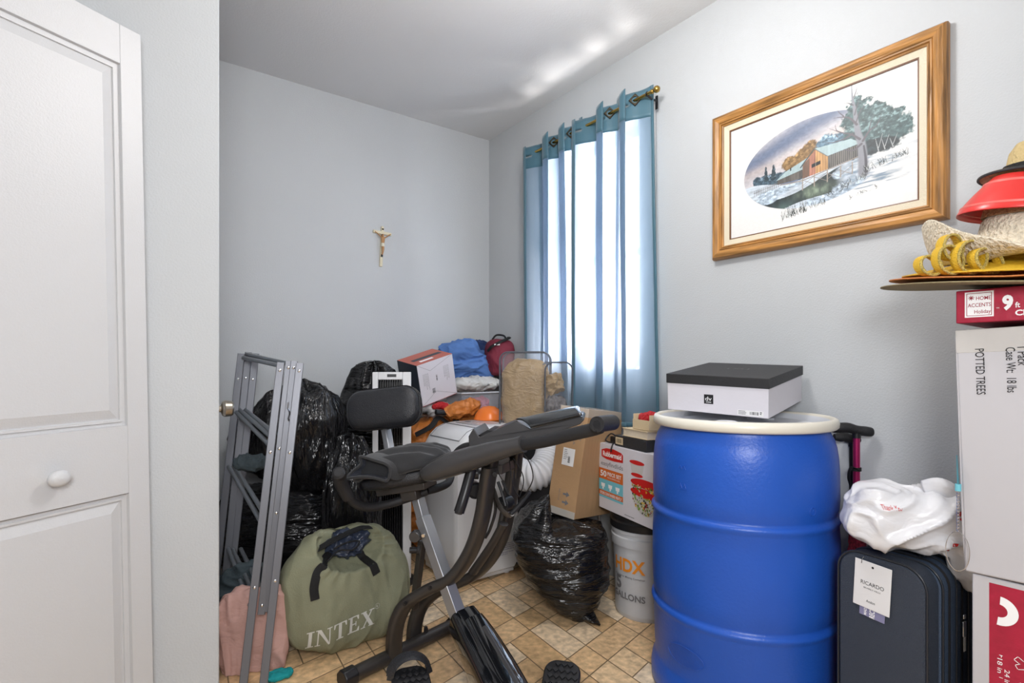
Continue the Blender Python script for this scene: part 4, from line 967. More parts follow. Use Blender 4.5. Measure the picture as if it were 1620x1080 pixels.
# suitcase
Us = Rv*.457 - Fv*.889; Os = ld(.912, 1.505, 0.0); WS, HS, DS = .215, .572, .22
t = thing('suitcase', 'dark slate blue soft suitcase standing between drum and white cartons', 'suitcase', Os, axes(Us, Z3))
def rrect(w, h, r, n=7, inset=0):
    P = []
    for cx, cy, a0 in ((w-r, r, -PI/2), (w-r, h-r, 0), (r, h-r, PI/2), (r, r, PI)):
        for k in range(n+1): a = a0+PI/2*k/n; P.append((cx+(r-inset)*math.cos(a), cy+(r-inset)*math.sin(a)))
    return P
def rbox(b, w, h, r, zs, mi=0):
    """stack of rounded rectangles (z, inset) closed at both ends"""
    vs = []; n = None
    for z, i in zs:
        P = rrect(w, h, r, 7, i); n = len(P); vs += [(x, y, z) for x, y in P]
    fs = [(j*n+k, j*n+(k+1) % n, (j+1)*n+(k+1) % n, (j+1)*n+k) for j in range(len(zs)-1) for k in range(n)]
    fs += [tuple(range(n)), tuple((len(zs)-1)*n+k for k in range(n))[::-1]]; b.add(vs, fs, mi)
b = MB(); rbox(b, WS, HS-.02, .055, [(-.06,.0),(-.006,.0),(0.0,.006)]); o = b.build('front_pocket', 'suit', t, angle=40); o.location = (0,.02,0)
b = MB(); rbox(b, WS+.008, HS-.02, .055, [(-DS,.008),(-DS+.01,0),(-.062,0),(-.058,.006)]); o = b.build('shell', 'suit2', t, angle=40); o.location = (-.001,.02,0)
b = MB()
for z, g in ((-.002,.003),(-.060,.003),(-.125,.0025),(-.185,.0025)):
    P = rrect(WS+(.008 if z < -.05 else 0), HS-.02, .055, 7, -.0015); b.tube([(x-(.001 if z < -.05 else 0), y+.02, z) for x, y in P+P[:1]], g, 8, cap=False)
b.build('piping', 'pipe', t, angle=60)
b = MB(); P = rrect(WS+.008, HS-.02, .055, 7, -.001)
for z in (-.092,-.155): b.tube([(x-.001, y+.02, z) for x, y in P+P[:1]], (.0015,.006), 6, cap=False, up=(0,0,1))
b.build('zipper', 'blackm', t, angle=60)
b = MB(); b.box((WS+.0085,.385,-.162),(WS+.0145,.425,-.148)); b.box((WS+.0085,.43,-.160),(WS+.0145,.442,-.150)); b.build('zipper_pull', 'chrome', t, bevel=.002)
b = MB(); b.box((WS+.0085,.345,-.168),(WS+.0105,.40,-.158)); b.build('care_tag', 'paper', t)
for x in (.03, WS-.03):
    b = MB(); b.tube([(x,.012,-DS+.03),(x,.0115,-.03)], .0105, 12); b.build('wheel', 'blackp', t)
b = MB(); b.tube(spline([(.06,HS+.001,-.11),(.07,HS+.012,-.11),(.145,HS+.012,-.11),(.155,HS+.001,-.11)], 6), (.004,.012), 8, up=(0,0,1)); b.build('carry_handle', 'pipe', t)
b = MB(); Tt = Matrix.Rotation(math.radians(-3), 4, 'Z'); b.box((.020,.435,.004),(.112,.560,.0055), T=Tt)
b.build('hang_tag', 'paper', t, bevel=.001)
b = MB()
u_ = Tt @ Vector((1,0,0)); v_ = Tt @ Vector((0,1,0)); p_ = lambda x, y: Tt @ Vector((x, y, .0056))
text_on(b, 'RICARDO', p_(.038,.497), u_, v_, .0105, .058, off=.0004); text_on(b, 'BEVERLY HILLS', p_(.046,.487), u_, v_, .004, .042, off=.0004); text_on(b, 'Avalon', p_(.054,.452), u_, v_, .007, .022, off=.0004)
poly_on(b, [(.003*math.cos(a), .003*math.sin(a)) for a in [k*PI/6 for k in range(12)]], p_(.066,.548), u_, v_, off=.0004)
b.build('tag_lettering', 'ink', t)
b = MB(); b.box((.036,.412,.0012),(.100,.475,.0028), T=Tt); b.build('lavender_tag', 'lav', t, bevel=.0008)
b = MB(); text_on(b, 'RECYCLED', Tt @ Vector((.075,.413,.0030)), v_, -u_, .013, .055, off=.0003, bold=.03); text_on(b, 'MADE FROM', Tt @ Vector((.055,.415,.0030)), v_, -u_, .007, .05, off=.0003, bold=.02); b.build('lavender_tag_lettering', 'inkw', t)
b = MB(); b.tube([(.066,.548,.006),(.067,.558,.005),(.068,.575,-.01)], .0009, 6); b.build('tag_string', 'blackp', t)

# white shopping bag on the suitcase
pb = ld(1.075, 1.44, .590)
t = thing('shopping_bag', 'crumpled white plastic shopping bag with red print lying on the suitcase', 'bag', pb, yaw_of(.98, -.17))
def shb(p, x, y, z):
    p.z += .082
    s = max(0, (x-.1)) ; f = max(0, -y-.1)
    p.z -= .028*x*abs(x) if x > 0 else -.0
    if x > .2 and y < .2 and z < .3: p.z -= .13*min(1, (x-.2)*1.6)*min(1, (.5-z)*1.1); p.y -= .03*min(1,(x-.2)*1.6)
    return p
o = soft((.172,.105,.088), 31, .019, 8, power=2.5, low=.07, floor=None, shape=shb, nu=160, nv=100).build('bag', 'shopbag', t, angle=180)
def sbase(o, z):
    for v in o.data.vertices:
        if v.co.z < z and not (v.co.x > .05 and v.co.y < -.05): v.co.z = z+(v.co.z-z)*.02
sbase(o, .0)
b = MB(); b.tube(spline([(.01,-.03,.165),(.03,-.06,.178),(.06,-.075,.155),(.09,-.085,.125),(.13,-.09,.09)], 6), [(.010,.022)]*25, 12); b.build('handle_knot', 'shopbag', t, angle=180)
b = MB()
for pts in ([(.035,.12),(.055,.128),(.052,.112)], [(.047,.108),(.062,.11),(.058,.098)], [(.065,.158),(.10,.148),(.098,.136),(.08,.138)], [(.10,.12),(.112,.116),(.108,.106)], [(.035,.045),(.045,.047),(.041,.018),(.031,.018)], [(.14,.10),(.155,.097),(.157,.088),(.145,.088)]):
    poly_on(b, pts, (0,-.3,0), (1,0,0), (0,0,1))
text_on(b, 'Thank You', (-.115,-.3,.118), (1,0,0), (0,0,1), .012, .042)
b = subdiv(b, .008); project(b, o, (0,1,0), .0012); split_build(b, .006, 'red_print', 'inkr', t, angle=180)
t = thing('tangle_comb', 'small turquoise strap with silver chain hanging on white carton edge', 'keychain', Vector((XS-.012, .392, .80)), 0)
b = MB(); b.tube([(0,.004,.0),(-.002,.006,.07),(0,.004,.0)], (.002,.005), 8); b.tube([(0,.004,-.012),(0,.004,.004)], .006, 10); b.build('strap', 'inkt', t)
b = MB(); 
for k in range(12): b.tube([( .0,.004+.002*math.sin(a), -.018-.0075*k+.005*math.cos(a)) for a in [2*PI*q/8 for q in range(9)]], .0009, 5, cap=False)
b.tube([(-.004,.004+.022*math.sin(a), -.150+.045*math.cos(a)) for a in [2*PI*q/30 for q in range(31)]], .0009, 6, cap=False); b.build('chain', 'chrome', t)
t['label'] = 'small turquoise strap with silver chain hanging beside white shopping bag'; t.name = 'key_lanyard'

# walking canes
def cane(px, py, d, hl, hr, label, hue, strap_side, shaft_off):
    p = at(px, py, d); t = thing('walking_cane', label, 'cane', (p.x, p.y, 0), yaw_of(1, -.12), 'walking canes behind the drum'); H_ = p.z
    b = MB(); b.tube([(shaft_off,0,.02),(0,0,H_-.012)], .0105, 18); b.build('shaft', hue, t)
    b = MB(); b.tube([(shaft_off,0,0),(shaft_off,0,.04)], .016, 16); b.build('rubber_foot', 'blackp', t)
    b = MB(); b.tube(spline([(-hl,0,H_+.012,.011),(-hl+.02,0,H_+.012,.0165),(-.03,0,H_+.014,.017),(0,0,H_+.006,.016),(hr-.02,0,H_+.002,.0165),(hr-.004,0,H_,.014),(hr,0,H_,.006)], 5)[0:0] or [q[:3] for q in spline([(-hl,0,H_+.012,.011),(-hl+.02,0,H_+.012,.0165),(-.03,0,H_+.014,.017),(0,0,H_+.006,.016),(hr-.02,0,H_+.002,.0165),(hr-.004,0,H_,.014),(hr,0,H_,.006)], 5)],
                    [q[3] for q in spline([(-hl,0,H_+.012,.011),(-hl+.02,0,H_+.012,.0165),(-.03,0,H_+.014,.017),(0,0,H_+.006,.016),(hr-.02,0,H_+.002,.0165),(hr-.004,0,H_,.014),(hr,0,H_,.006)], 5)], 18)
    b.build('handle', 'foam', t, angle=60)
    b = MB(); b.tube([(0,0,H_-.02),(0,0,H_-.004)], .013, 16); b.build('collar', 'blackp', t)
    b = MB()
    if strap_side > 0: b.tube(spline([(hr-.002,0,H_-.004),(hr+.004,0,H_-.05),(hr+.008,-.002,H_-.12),(hr+.014,0,H_-.20)], 8), (.0012,.009), 8, up=(0,1,0))
    else: b.tube(spline([(0,-.014,H_-.125),(-.024,-.018,H_-.115),(-.032,-.016,H_-.15),(-.022,-.016,H_-.20),(-.020,-.01,H_-.30)], 8), (.0015,.010), 8, up=(0,1,0)); b.tube([(0,0,H_-.130),(0,0,H_-.118)], .0145, 16)
    b.build('wrist_strap', 'web', t, angle=60)
cane(1355, 683, 1.80, .085, .052, 'pink walking cane with black foam handle between drum and wall', 'pink', -1, .0)
cane(1349, 697, 1.86, .06, .088, 'black walking cane behind the pink one, its strap hanging right', 'blackp', 1, .0)
t = thing('knit_cloth', 'red and white flecked knit strip peeping between drum and shopping bag', 'cloth', ld(1.075, 1.66, .0), yaw_of(1,0))
soft((.022,.03,.33), 9, .005, 20, shape=lambda p,x,y,z: Vector((p.x-.012, p.y, p.z+.33))).build('cloth', 'fleck', t, angle=180)

# ================================================================== LEFT HEAP
def bag(label, px, py, d, radii, seed, m='trash', yaw=None, **kw):
    p = at(px, py, d); g = kw.pop('group', 'black bin bags heaped on the left')
    z0 = max(0.0, p.z - radii[2]); t = thing('trash_bag', label, 'bag', (p.x, p.y, z0), yaw_of(1, 0) if yaw is None else yaw, g)
    base = p.z - z0; sh0 = kw.pop('shape', None)
    def sh(q, x, y, z):
        if sh0: q = sh0(q, x, y, z)
        q.z += base; return q
    kw.setdefault('floor', .001)
    soft(radii, seed, kw.pop('wr', .012), kw.pop('freq', 5), nu=150, nv=100, shape=sh, **kw).build('bag', m, t, angle=180)
    return t
def s1(p, x, y, z): p.x += -.07*z*z*(z < 0)*0 + .05*z; p.x -= .05*abs(y)*0; return p
bag('big glossy black bin bag, topmost beside the metal frame', 455, 690, 2.60, (.262,.17,.27), 3, 'trashv', power=2.3, low=.06, neck=.15,
    shape=lambda p,x,y,z: Vector((p.x+(.06*z if z > 0 else .085*(-z)), p.y, p.z-(.10*max(0,-x)*max(0,z)))), aniso=(2.2,1.5,.7))
bag('wide black bin bag squashed under the topmost one', 443, 838, 2.58, (.29,.175,.225), 5, 'trash', power=2.8, low=.05, aniso=(.7,.7,2.6))
bag('black bin bag on floor behind the green carry bag', 415, 945, 2.40, (.19,.12,.13), 7, 'trash', power=2.6, low=.04, aniso=(.8,.8,2.4))
bag('black bin bag bulging between the green carry bag and slatted heater', 556, 815, 2.42, (.128,.13,.36), 8, 'trashv', power=2.5, low=.05, neck=.3, aniso=(2.4,2.4,.6))
bag('black bin bag against back wall behind the padded backrest', 590, 688, 2.93, (.19,.15,.40), 9, 'trash', power=2.4, low=.05, neck=.3, aniso=(.8,.8,2.0))
t = thing('folded_cloth', 'dark grey crumpled scarf poking out behind frame between two bin bags', 'cloth', at(398, 731, 2.02), yaw_of(1,0)); t.location.z -= .025
soft((.06,.05,.03), 2, .008, 20, shape=lambda p,x,y,z: Vector((p.x,p.y,p.z+.025))).build('cloth', 'slate', t, angle=180)
p = at(398, 950, 2.09); t = thing('jacket', 'dark slate fleece garment dropped on pink cloth behind metal legs', 'clothing', (p.x, p.y, .10), yaw_of(1, .2))
soft((.14,.05,.125), 6, .016, 8, power=2.2, low=.10, shape=lambda p,x,y,z: Vector((p.x+.02*z, p.y, p.z+.10-.04*max(0,x))), nu=140, nv=90).build('garment', 'slate', t, angle=180)
p = at(402, 1045, 1.915); t = thing('blanket', 'pale pink cloth hanging to floor behind the metal legs', 'cloth', (p.x, p.y, .0), yaw_of(1, .3))
soft((.118,.030,.155), 4, .012, 9, power=4, low=.05, floor=.002, aniso=(2,2,.5), shape=lambda p,x,y,z: Vector((p.x,p.y,p.z+.135))).build('cloth', 'pinkc', t, angle=180)
p = at(441, 1072, 1.86); t = thing('towel', 'small turquoise cloth corner on floor beside green carry bag', 'cloth', (p.x, p.y, .0), yaw_of(1, .6))
soft((.045,.03,.012), 8, .003, 30, power=2.6, low=.05, floor=.001, shape=lambda p,x,y,z: Vector((p.x,p.y,p.z+.012))).build('cloth', 'teal', t, angle=180)

# folded metal frame with riveted flat legs
rk = thing('folding_metal_frame', 'folded grey metal frame with riveted flat legs and round crossbars, leaning left', 'metal frame', ld(-.86, 1.85, 0))
Mi = rk.matrix_world.inverted()
nrm = (Rv*.30 - Fv*.954)
def rail(p0, p1, w, m, name='leg', th=.010, rv=()):
    p0, p1 = Vector(p0), Vector(p1); v = (p1-p0).normalized(); s_ = v.cross(nrm).normalized(); n_ = s_.cross(v).normalized()
    if n_.dot(nrm) < 0: n_ = -n_
    b = MB(); vs = []
    for q in (p0, p1):
        for (a, c) in ((-w/2,-th),(w/2,-th),(w/2,-th*.15),(w/2*.86,0),(-w/2*.86,0),(-w/2,-th*.15)): vs.append(Mi @ (q + s_*a + n_*c))
    b.add(vs, [tuple(range(6))[::-1], tuple(range(6,12))] + [(i,(i+1) % 6,6+(i+1) % 6,6+i) for i in range(6)]); o = b.build(name, m, rk, angle=20)
    for f in rv:
        q = p0 + (p1-p0)*f; c = Mi @ (q + n_*.0003); R3 = Matrix((s_, v, n_)).transposed().to_4x4(); T = Matrix.Translation(c) @ R3
        b = MB(); b.lathe([(.0056,0),(.0052,.002),(.003,.0036),(0,.0038)], 16, T=T); r_ = b.build('rivet', 'rivet', o); r_.matrix_parent_inverse = Matrix.Identity(4)
    return p0, p1
def pj(pt, px, py, d0=None): return at(px, py, d0)
A0, A1 = at(444,573,1.95), at(383,1096,1.78)
D0, D1 = at(474.5,574,1.955), at(415,1096,1.78)
B0, B1 = at(457,571,1.97), at(413,972,1.84)
C0, C1 = at(465.5,571,1.972), at(419,968,1.845)
rail(B0, B1, .024, 'alu', rv=(.028,.36,.965)); rail(C0, C1, .024, 'alu', rv=(.028,.62)); 
rail(A0, A1, .026, 'alu', rv=(.026,.29,.70)); rail(D0, D1, .026, 'alu', rv=(.026,.29,.68))
for p_, q_ in (((381.5,559,2.40),(333,985,2.26)), ((393,557,2.42),(349,985,2.28)), ((404.5,559,2.41),(357,985,2.30))): 
    rail(at(*p_), at(*q_), .029, 'alu', rv=(.10,))
for (a, c) in (((385,566,2.39),(442,578,1.965)), ((390,560,2.42),(455,575,1.98)), ((374,652,2.37),(429,706,1.93)), ((379,648,2.39),(433,694,1.945)), ((388,648,2.40),(435,686,1.955)),
               ((362,738,2.34),(414,827,1.90)), ((370,735,2.37),(418,812,1.92)), ((361,868,2.30),(398,962,1.86)), ((368,869,2.32),(403,940,1.88)), ((381,868,2.33),(409,925,1.89))):
    b = MB(); b.tube([Mi @ at(*a), Mi @ at(*c)], .0085, 14); b.build('crossbar', 'alub', rk)
b = MB(); pts = spline([(456,636,1.945),(455,645,1.94),(458,652,1.943),(456,662,1.938),(459,668,1.94)], 4); b.tube([Mi @ at(*q) for q in pts], .0028, 8)
b.build('spring_clip', 'chrome', rk)

# green carry bag with a drawstring mouth
gx = Rv*.382 + Fv*.273; gO = ld(-.625, 2.075, 0)
Gm = (Matrix.Rotation(math.atan2(gx.y, gx.x), 3, 'Z') @ Matrix.Rotation(math.radians(-9), 3, 'X'))
g = thing('carry_bag', 'round olive green carry bag with black straps and white lettering', 'bag', gO, Gm)
def gs(p, x, y, z):
    p.z += .225
    if z > .2: p.x *= 1-.10*(z-.2)
    r2 = ((p.x+.0)/.105)**2+((p.z-.385)/.075)**2
    if y < .35 and r2 < 1.5: p.y += .075*max(0, 1.5-r2)**.7; p.z -= .02*max(0, 1.5-r2)
    if z < -.4: p.y *= 1-.15*(-z-.4)
    return p
go = soft((.252,.118,.228), 21, .008, 5, power=2.55, low=.035, floor=.003, aniso=(1.6,1,.6), shape=gs, nu=200, nv=130); go = go.build('body', 'olive', g, angle=180)
def gripple(o):
    for v in o.data.vertices:          # gathers round the drawstring mouth
        x, z = v.co.x, v.co.z-.385; r = math.hypot(x/.105, z/.075); a = math.atan2(z/.075, x/.105)
        if v.co.y < .06 and 1.05 < r < 2.4: k = (2.4-r)/1.35; v.co.y -= .0065*k*math.sin(17*a+2*math.sin(3*a)) ; v.co.z += .003*k*math.sin(17*a)
gripple(go)
soft((.085,.03,.050), 13, .016, 16, power=2.2, low=.12, shape=lambda p,x,y,z: Vector((p.x+.0, p.y-.028, p.z+.390))).build('contents', 'navyv', g, angle=180)
def on_front(x, z, off=.004):
    bv = on_front.bv; h = bv.ray_cast(Vector((x, -.6, z)), Vector((0,1,0))); return Vector((x, h[0].y-off, z)) if h[0] is not None else Vector((x, 0, z))
on_front.bv = BVHTree.FromPolygons([v.co for v in go.data.vertices], [tuple(p.vertices) for p in go.data.polygons])
def strap(pts, w=.0145, off=.006, mouth=None):
    P = []
    for q in spline(pts, 8):
        v = on_front(q[0], q[1], off)
        if len(q) > 2: v.y = q[2]
        P.append(v)
    b = MB(); b.tube(P, (.0018, w) if False else (w, .0018), 10, up=(0,-1,.2)); b.build('strap', 'web', g, angle=60)
strap([(-.150,.225),(-.152,.27),(-.138,.315),(-.105,.345),(-.06,.365)], .0165)
strap([(.008,.365),(.040,.352),(.060,.315),(.078,.268)], .0165)
b = MB(); b.tube(spline([(-.185,-.02,.345),(-.13,-.055,.385),(-.04,-.06,.420),(.05,-.045,.438),(.10,-.025,.432)], 8), (.015,.002), 10, up=(0,-.5,1)); b.build('strap', 'web', g, angle=60)
b = MB(); b.tube(spline([(-.10,-.095,.345),(-.05,-.085,.375),(.0,-.095,.37),(.03,-.085,.395),(-.02,-.09,.40),(-.07,-.085,.385)], 8), .003, 8); b.build('drawstring', 'web', g)
# serif capitals cut from strokes
def serif(b, ch, x, h):
    w = {'I': .34, 'N': .80, 'T': .74, 'E': .66, 'X': .80}[ch]; P = []
    sx = lambda x0, y0, x1, y1: P.append([(x0,y0),(x1,y0),(x1,y1),(x0,y1)])
    if ch == 'I': sx(.10,0,.26,1); sx(0,0,.36,.07); sx(0,.93,.36,1)
    if ch == 'N': sx(.09,0,.15,1); sx(.63,0,.69,1); P.append([(.05,1),(.24,1),(.69,.0),(.60,.0)]); sx(0,0,.25,.06); sx(0,.94,.15,1); sx(.52,.94,.80,1)
    if ch == 'T': sx(.28,0,.46,1); sx(.17,0,.57,.07); sx(0,.93,.74,1); P.append([(0,1),(.0,.72),(.05,.72),(.12,.94)]); P.append([(.74,1),(.62,.94),(.69,.72),(.74,.72)])
    if ch == 'E': sx(.10,0,.26,1); sx(0,0,.64,.07); sx(0,.93,.62,1); sx(.26,.47,.46,.54); sx(.44,.36,.49,.65); P.append([(.62,1),(.50,.94),(.57,.74),(.62,.74)]); P.append([(.66,0),(.66,.28),(.61,.28),(.52,.06)])
    if ch == 'X': P.append([(.06,1),(.27,1),(.76,0),(.55,0)]); P.append([(.10,0),(.18,0),(.70,1),(.61,1)]); sx(0,.94,.34,1); sx(.50,.94,.80,1); sx(0,0,.28,.06); sx(.47,0,.82,.06)
    for pp in P: b.add([((x+u_*h), -.5, v_*h) for u_, v_ in pp], [tuple(range(4))])
    return w*h+.09*h
b = MB(); x = 0
for ch in 'INTEX': x += serif(b, ch, x, .060)
L_ = x; b2 = MB(); text_on(b2, 'R', (L_+.004,-.5,.056), X1, (0,0,1), .008); b2.tube([(L_+.007+.009*math.cos(a), -.5, .060+.009*math.sin(a)) for a in [k*PI/10 for k in range(21)]], .0008, 4, cap=False); b.add(b2.v, b2.f)
b.v = [(-.175+1.08*v[0], v[1], .050+1.02*v[2]+.16*v[0]) for v in b.v]; b = subdiv(b, .010); project(b, go, (0,1,0), .0022); b.build('lettering', mat('white screen print', (.62,.62,.58), .6), g, angle=180)

# ================================================================== BACK HEAP
# tower heater with slatted grille
tp = at(620.5, 600, 2.70); tp.z = 0
tw = thing('tower_heater', 'tall white-framed tower with black slatted grille behind padded backrest', 'heater', tp, yaw_of(.985, .17))
b = MB()
for x0, x1, z0, z1 in ((-.093,-.066,.03,1.05),(.052,.093,.03,1.05),(-.066,.052,1.012,1.05),(-.066,.052,.03,.09),(-.066,.052,.50,.53)): b.box((x0,-.05,z0),(x1,.05,z1))
b.build('housing', 'white', tw, bevel=.004)
b = MB(); b.box((-.066,.03,.09),(.052,.048,1.012)); b.build('back_plate', 'blackp', tw)
b = MB()
for k in range(11): b.box((-.0655+.0112*k,-.040,.09),(-.0620+.0112*k,.03,.50)); b.box((-.0655+.0112*k,-.040,.53),(-.0620+.0112*k,.03,1.012))
b.build('grille', 'blackp', tw)
b = MB()
for k in range(5): b.tube([(-.066,-.043,.62+.075*k-.38*(k > 2)),(.052,-.043,.62+.075*k-.38*(k > 2))], .0014, 6)
b.build('guard_wires', 'chrome', tw)
b = MB(); b.box((-.022,-.0515,1.026),(.022,-.049,1.040)); b.build('display', 'blackp', tw)
b = MB(); b.lathe([(0,0),(.115,0),(.115,.012),(.09,.03),(0,.03)], 40); b.build('base', 'blackp', tw)

# portable air conditioner
ac = thing('air_conditioner', 'white portable air conditioner behind the exercise bike', 'air conditioner', (1.50, 2.445, 0), 0)
b = MB(); pf = [(-.17,.03),(-.185,.06),(-.192,.15),(-.192,.56),(-.188,.62),(-.172,.67),(-.145,.715),(-.105,.75),(-.06,.768),(.0,.775),(.17,.775),(.19,.755),(.192,.70),(.192,.06),(.17,.03)]
vs = []
for y, ins in ((-.190,.012),(-.178,.004),(-.160,0),(.160,0),(.178,.004),(.19,.012)): 
    for x, z in pf: vs.append((x*(1-ins/.19), y, .40+(z-.40)*(1-ins/.38)))
n_ = len(pf); b.add(vs, [(j*n_+k, j*n_+(k+1) % n_, (j+1)*n_+(k+1) % n_, (j+1)*n_+k) for j in range(5) for k in range(n_)] + [tuple(range(n_)), tuple(5*n_+k for k in range(n_))[::-1]])
b.build('body', 'acw', ac, angle=32)
b = MB(); b.tube([(-.150,-.150,.7105),(-.150,.150,.7105)], .0022, 6); b.tube([(-.055,-.150,.7705),(-.055,.150,.7705)], .0022, 6)
for y in (-.15,.15): b.tube([(-.150,y,.7105),(-.105,y,.7505),(-.055,y,.7705)], .0018, 6)
b.build('flap_seam', 'inkg', ac)
b = MB(); b.box((-.02,-.11,.7745),(.12,.11,.7775)); b.build('control_panel', mat('light grey panel', (.42,.43,.45), .3), ac, bevel=.002)
b = MB()
for k in range(4): b.lathe([(0,.7775),(.006,.7775),(.006,.7790),(0,.7792)], 14, T=Matrix.Translation((.03,-.07+.032*k,0))); b.lathe([(0,.7775),(.003,.7775),(.003,.7785),(0,.7786)], 10, T=Matrix.Translation((.06,-.07+.032*k,0)))
b.build('buttons', 'white', ac); b = MB(); b.box((.03,.07,.7775),(.055,.095,.7785)); b.build('display', 'blackp', ac)
b = MB()
for (y0, y1, x0, x1) in ((-.19,.19,-.19,.19),): b.box((x0+.02,y0+.02,.012),(x1-.02,y1-.02,.032))
for x in (-.14,.14):
    for y in (-.14,.14): b.lathe([(0,0),(.018,0),(.018,.014),(0,.014)], 16, T=Matrix.Translation((x,y,0)))
b.build('base', 'acw', ac, bevel=.003)
b = MB(); O_ = Vector((-.01,-.1905,.168)); ux = Vector((1,0,0)); vz = Vector((0,0,1))
lines_on(b, O_+ux*.045, ux, vz, .135, 4, .010, .0035, 0, 5, .0008); lines_on(b, O_-vz*.045, ux, vz, .18, 2, .009, .003, 0, 6, .0008); b.build('warning_print', mat('lilac print', (.30,.30,.42), .5), ac)
b = MB(); poly_on(b, [(0,0),(.036,0),(.018,.034)], O_-vz*.030, ux, vz, 0); b.build('warning_triangle', mat('warning yellow', (.80,.62,.03), .4), ac)
b = MB(); poly_on(b, [(.013,.006),(.023,.006),(.020,.013),(.021,.020),(.018,.025),(.015,.018)], O_-vz*.030, ux, vz, 0, .0009); b.build('warning_symbol', 'ink', ac)

# corrugated hose
hp = [at(812,742,2.66), at(832,752,2.52), at(853,748,2.50), at(868,728,2.56), at(872,700,2.66), at(866,676,2.78)]
hs = thing('exhaust_hose', 'white corrugated exhaust hose curling behind the tall carton', 'hose', (hp[2].x, hp[2].y, hp[2].z-.075)); Hi = hs.matrix_world.inverted()
P_ = spline([tuple(q) for q in hp], 32); 
ln = [0]
for a, c in zip(P_[:-1], P_[1:]): ln.append(ln[-1]+(Vector(a)-Vector(c)).length)
b = MB(); b.tube([Hi @ Vector(q) for q in P_], [.068+.0055*math.sin(2*PI*l/.0155) for l in ln], 36); b.build('hose', 'hose', hs, angle=180)

# dark tote under the bedding bags
t = thing('storage_tote', 'dark grey storage tote under the clear bedding bags', 'tote', (1.835, 2.27, 0), 0)
b = MB(); b.box((-.085,-.22,0),(.085,.22,.70)); b.build('tub', mat('dark grey tote plastic', (.03,.03,.035), .5), t, bevel=.01)
b = MB(); b.box((-.093,-.23,.70),(.093,.23,.735)); b.build('lid', 'blackp', t, bevel=.006)

# orange nylon heap behind the air conditioner
t = thing('tent_bundle', 'large heap of orange and black nylon cloth behind the air conditioner', 'cloth', (1.655, 2.855, 0), 0)
soft((.365,.165,.41), 15, .022, 6, power=3.2, low=.05, floor=.001, aniso=(1,1,1.4), shape=lambda p,x,y,z: Vector((p.x,p.y,p.z+.40)), nu=200, nv=130).build('cloth', 'orange', t, angle=180)
b = MB(); b.tube(spline([(-.33,-.13,.70),(-.26,-.175,.745),(-.20,-.16,.79),(-.13,-.175,.75),(-.08,-.16,.775)], 8), (.016,.004), 10, up=(0,-1,1)); b.build('webbing', 'web', t, angle=60)
t = thing('tent_bundle', 'orange nylon fold pushed up in front of the clear tub', 'cloth', (1.60, 2.685, .805), .1)
soft((.13,.05,.045), 16, .014, 14, power=2.2, low=.1, shape=lambda p,x,y,z: Vector((p.x,p.y,p.z+.03+.02*x))).build('cloth', 'orange', t, angle=180)
# orange bowl
t = thing('plastic_bowl', 'upturned bright orange plastic bowl beside the clear bedding bag', 'bowl', (1.705, 2.56, .777), 0)
b = MB(); b.lathe([(.088,0),(.090,.004),(.084,.012),(.078,.030),(.062,.055),(.035,.073),(.0,.078)], 48); b.build('bowl', mat('orange translucent plastic', (.85,.20,.03), .25), t, angle=60)
# clear tub
t = thing('plastic_tub', 'clear plastic tub of odds and ends under the white cloth', 'tub', (1.77, 2.84, .795), .05)
b = MB(); b.prism([(-.13,-.08),(.13,-.08),(.13,.08),(-.13,.08)], 0, .003)
for (a, c) in (((-.13,-.08),(.13,-.08)),((.13,-.08),(.13,.08)),((.13,.08),(-.13,.08)),((-.13,.08),(-.13,-.08))):
    k = 1.08; b.add([(a[0],a[1],0),(c[0],c[1],0),(c[0]*k,c[1]*k,.125),(a[0]*k,a[1]*k,.125)], [(0,1,2,3)])
b.build('tub', mat('clear tub plastic', (.75,.76,.82), .15, alpha=.30), t, flat=True)
b = MB(); q = [(-.145,-.09),(.145,-.09),(.145,.09),(-.145,.09)]; b.tube([(x,y,.125) for x, y in q+q[:1]], (.006,.005), 8, cap=False); b.build('rim', 'lidw', t)
soft((.07,.05,.045), 22, .012, 18, shape=lambda p,x,y,z: Vector((p.x+.045,p.y,p.z+.05))).build('pink_contents', mat('pink cloth', (.55,.08,.14), .6), t, angle=180)
soft((.05,.05,.045), 23, .012, 18, shape=lambda p,x,y,z: Vector((p.x-.06,p.y,p.z+.05))).build('grey_contents', mat('blue grey cloth', (.12,.14,.18), .6), t, angle=180)
t = thing('flashlight', 'small black and white torch lying on orange cloth by tilted box', 'flashlight', at(702, 651, 3.02), 0)
b = MB(); b.tube([(-.05,.0,0),(.03,.0,-.006)], .014, 16); b.build('barrel', 'blackp', t); b = MB(); b.tube([(.03,.0,-.006),(.05,.0,-.008)], .017, 16); b.build('head', 'white', t)
t = thing('patterned_cloth', 'black and white patterned cloth with red edge under tilted box', 'cloth', (1.475, 2.775, .80), 0)
soft((.10,.06,.045), 29, .01, 18, shape=lambda p,x,y,z: Vector((p.x,p.y,p.z+.035))).build('cloth', mat('cow print', (.35,.34,.34), .6, var=.98, vscale=16, detail=1), t, angle=180)
soft((.05,.022,.02), 30, .006, 25, shape=lambda p,x,y,z: Vector((p.x+.0,p.y-.06,p.z+.055))).build('red_edge', 'redc', t, angle=180)
t = thing('folded_cloth', 'crumpled white cloth lying across the clear tub', 'cloth', (1.785, 2.83, .930), 0)
soft((.165,.11,.042), 25, .012, 11, power=2.4, low=.10, shape=lambda p,x,y,z: Vector((p.x,p.y,p.z+.04)), nu=150, nv=80).build('cloth', 'whitec', t, angle=180)
t = thing('blanket', 'bright blue crumpled blanket heaped against the back wall', 'blanket', (1.765, 2.915, 1.005), 0)
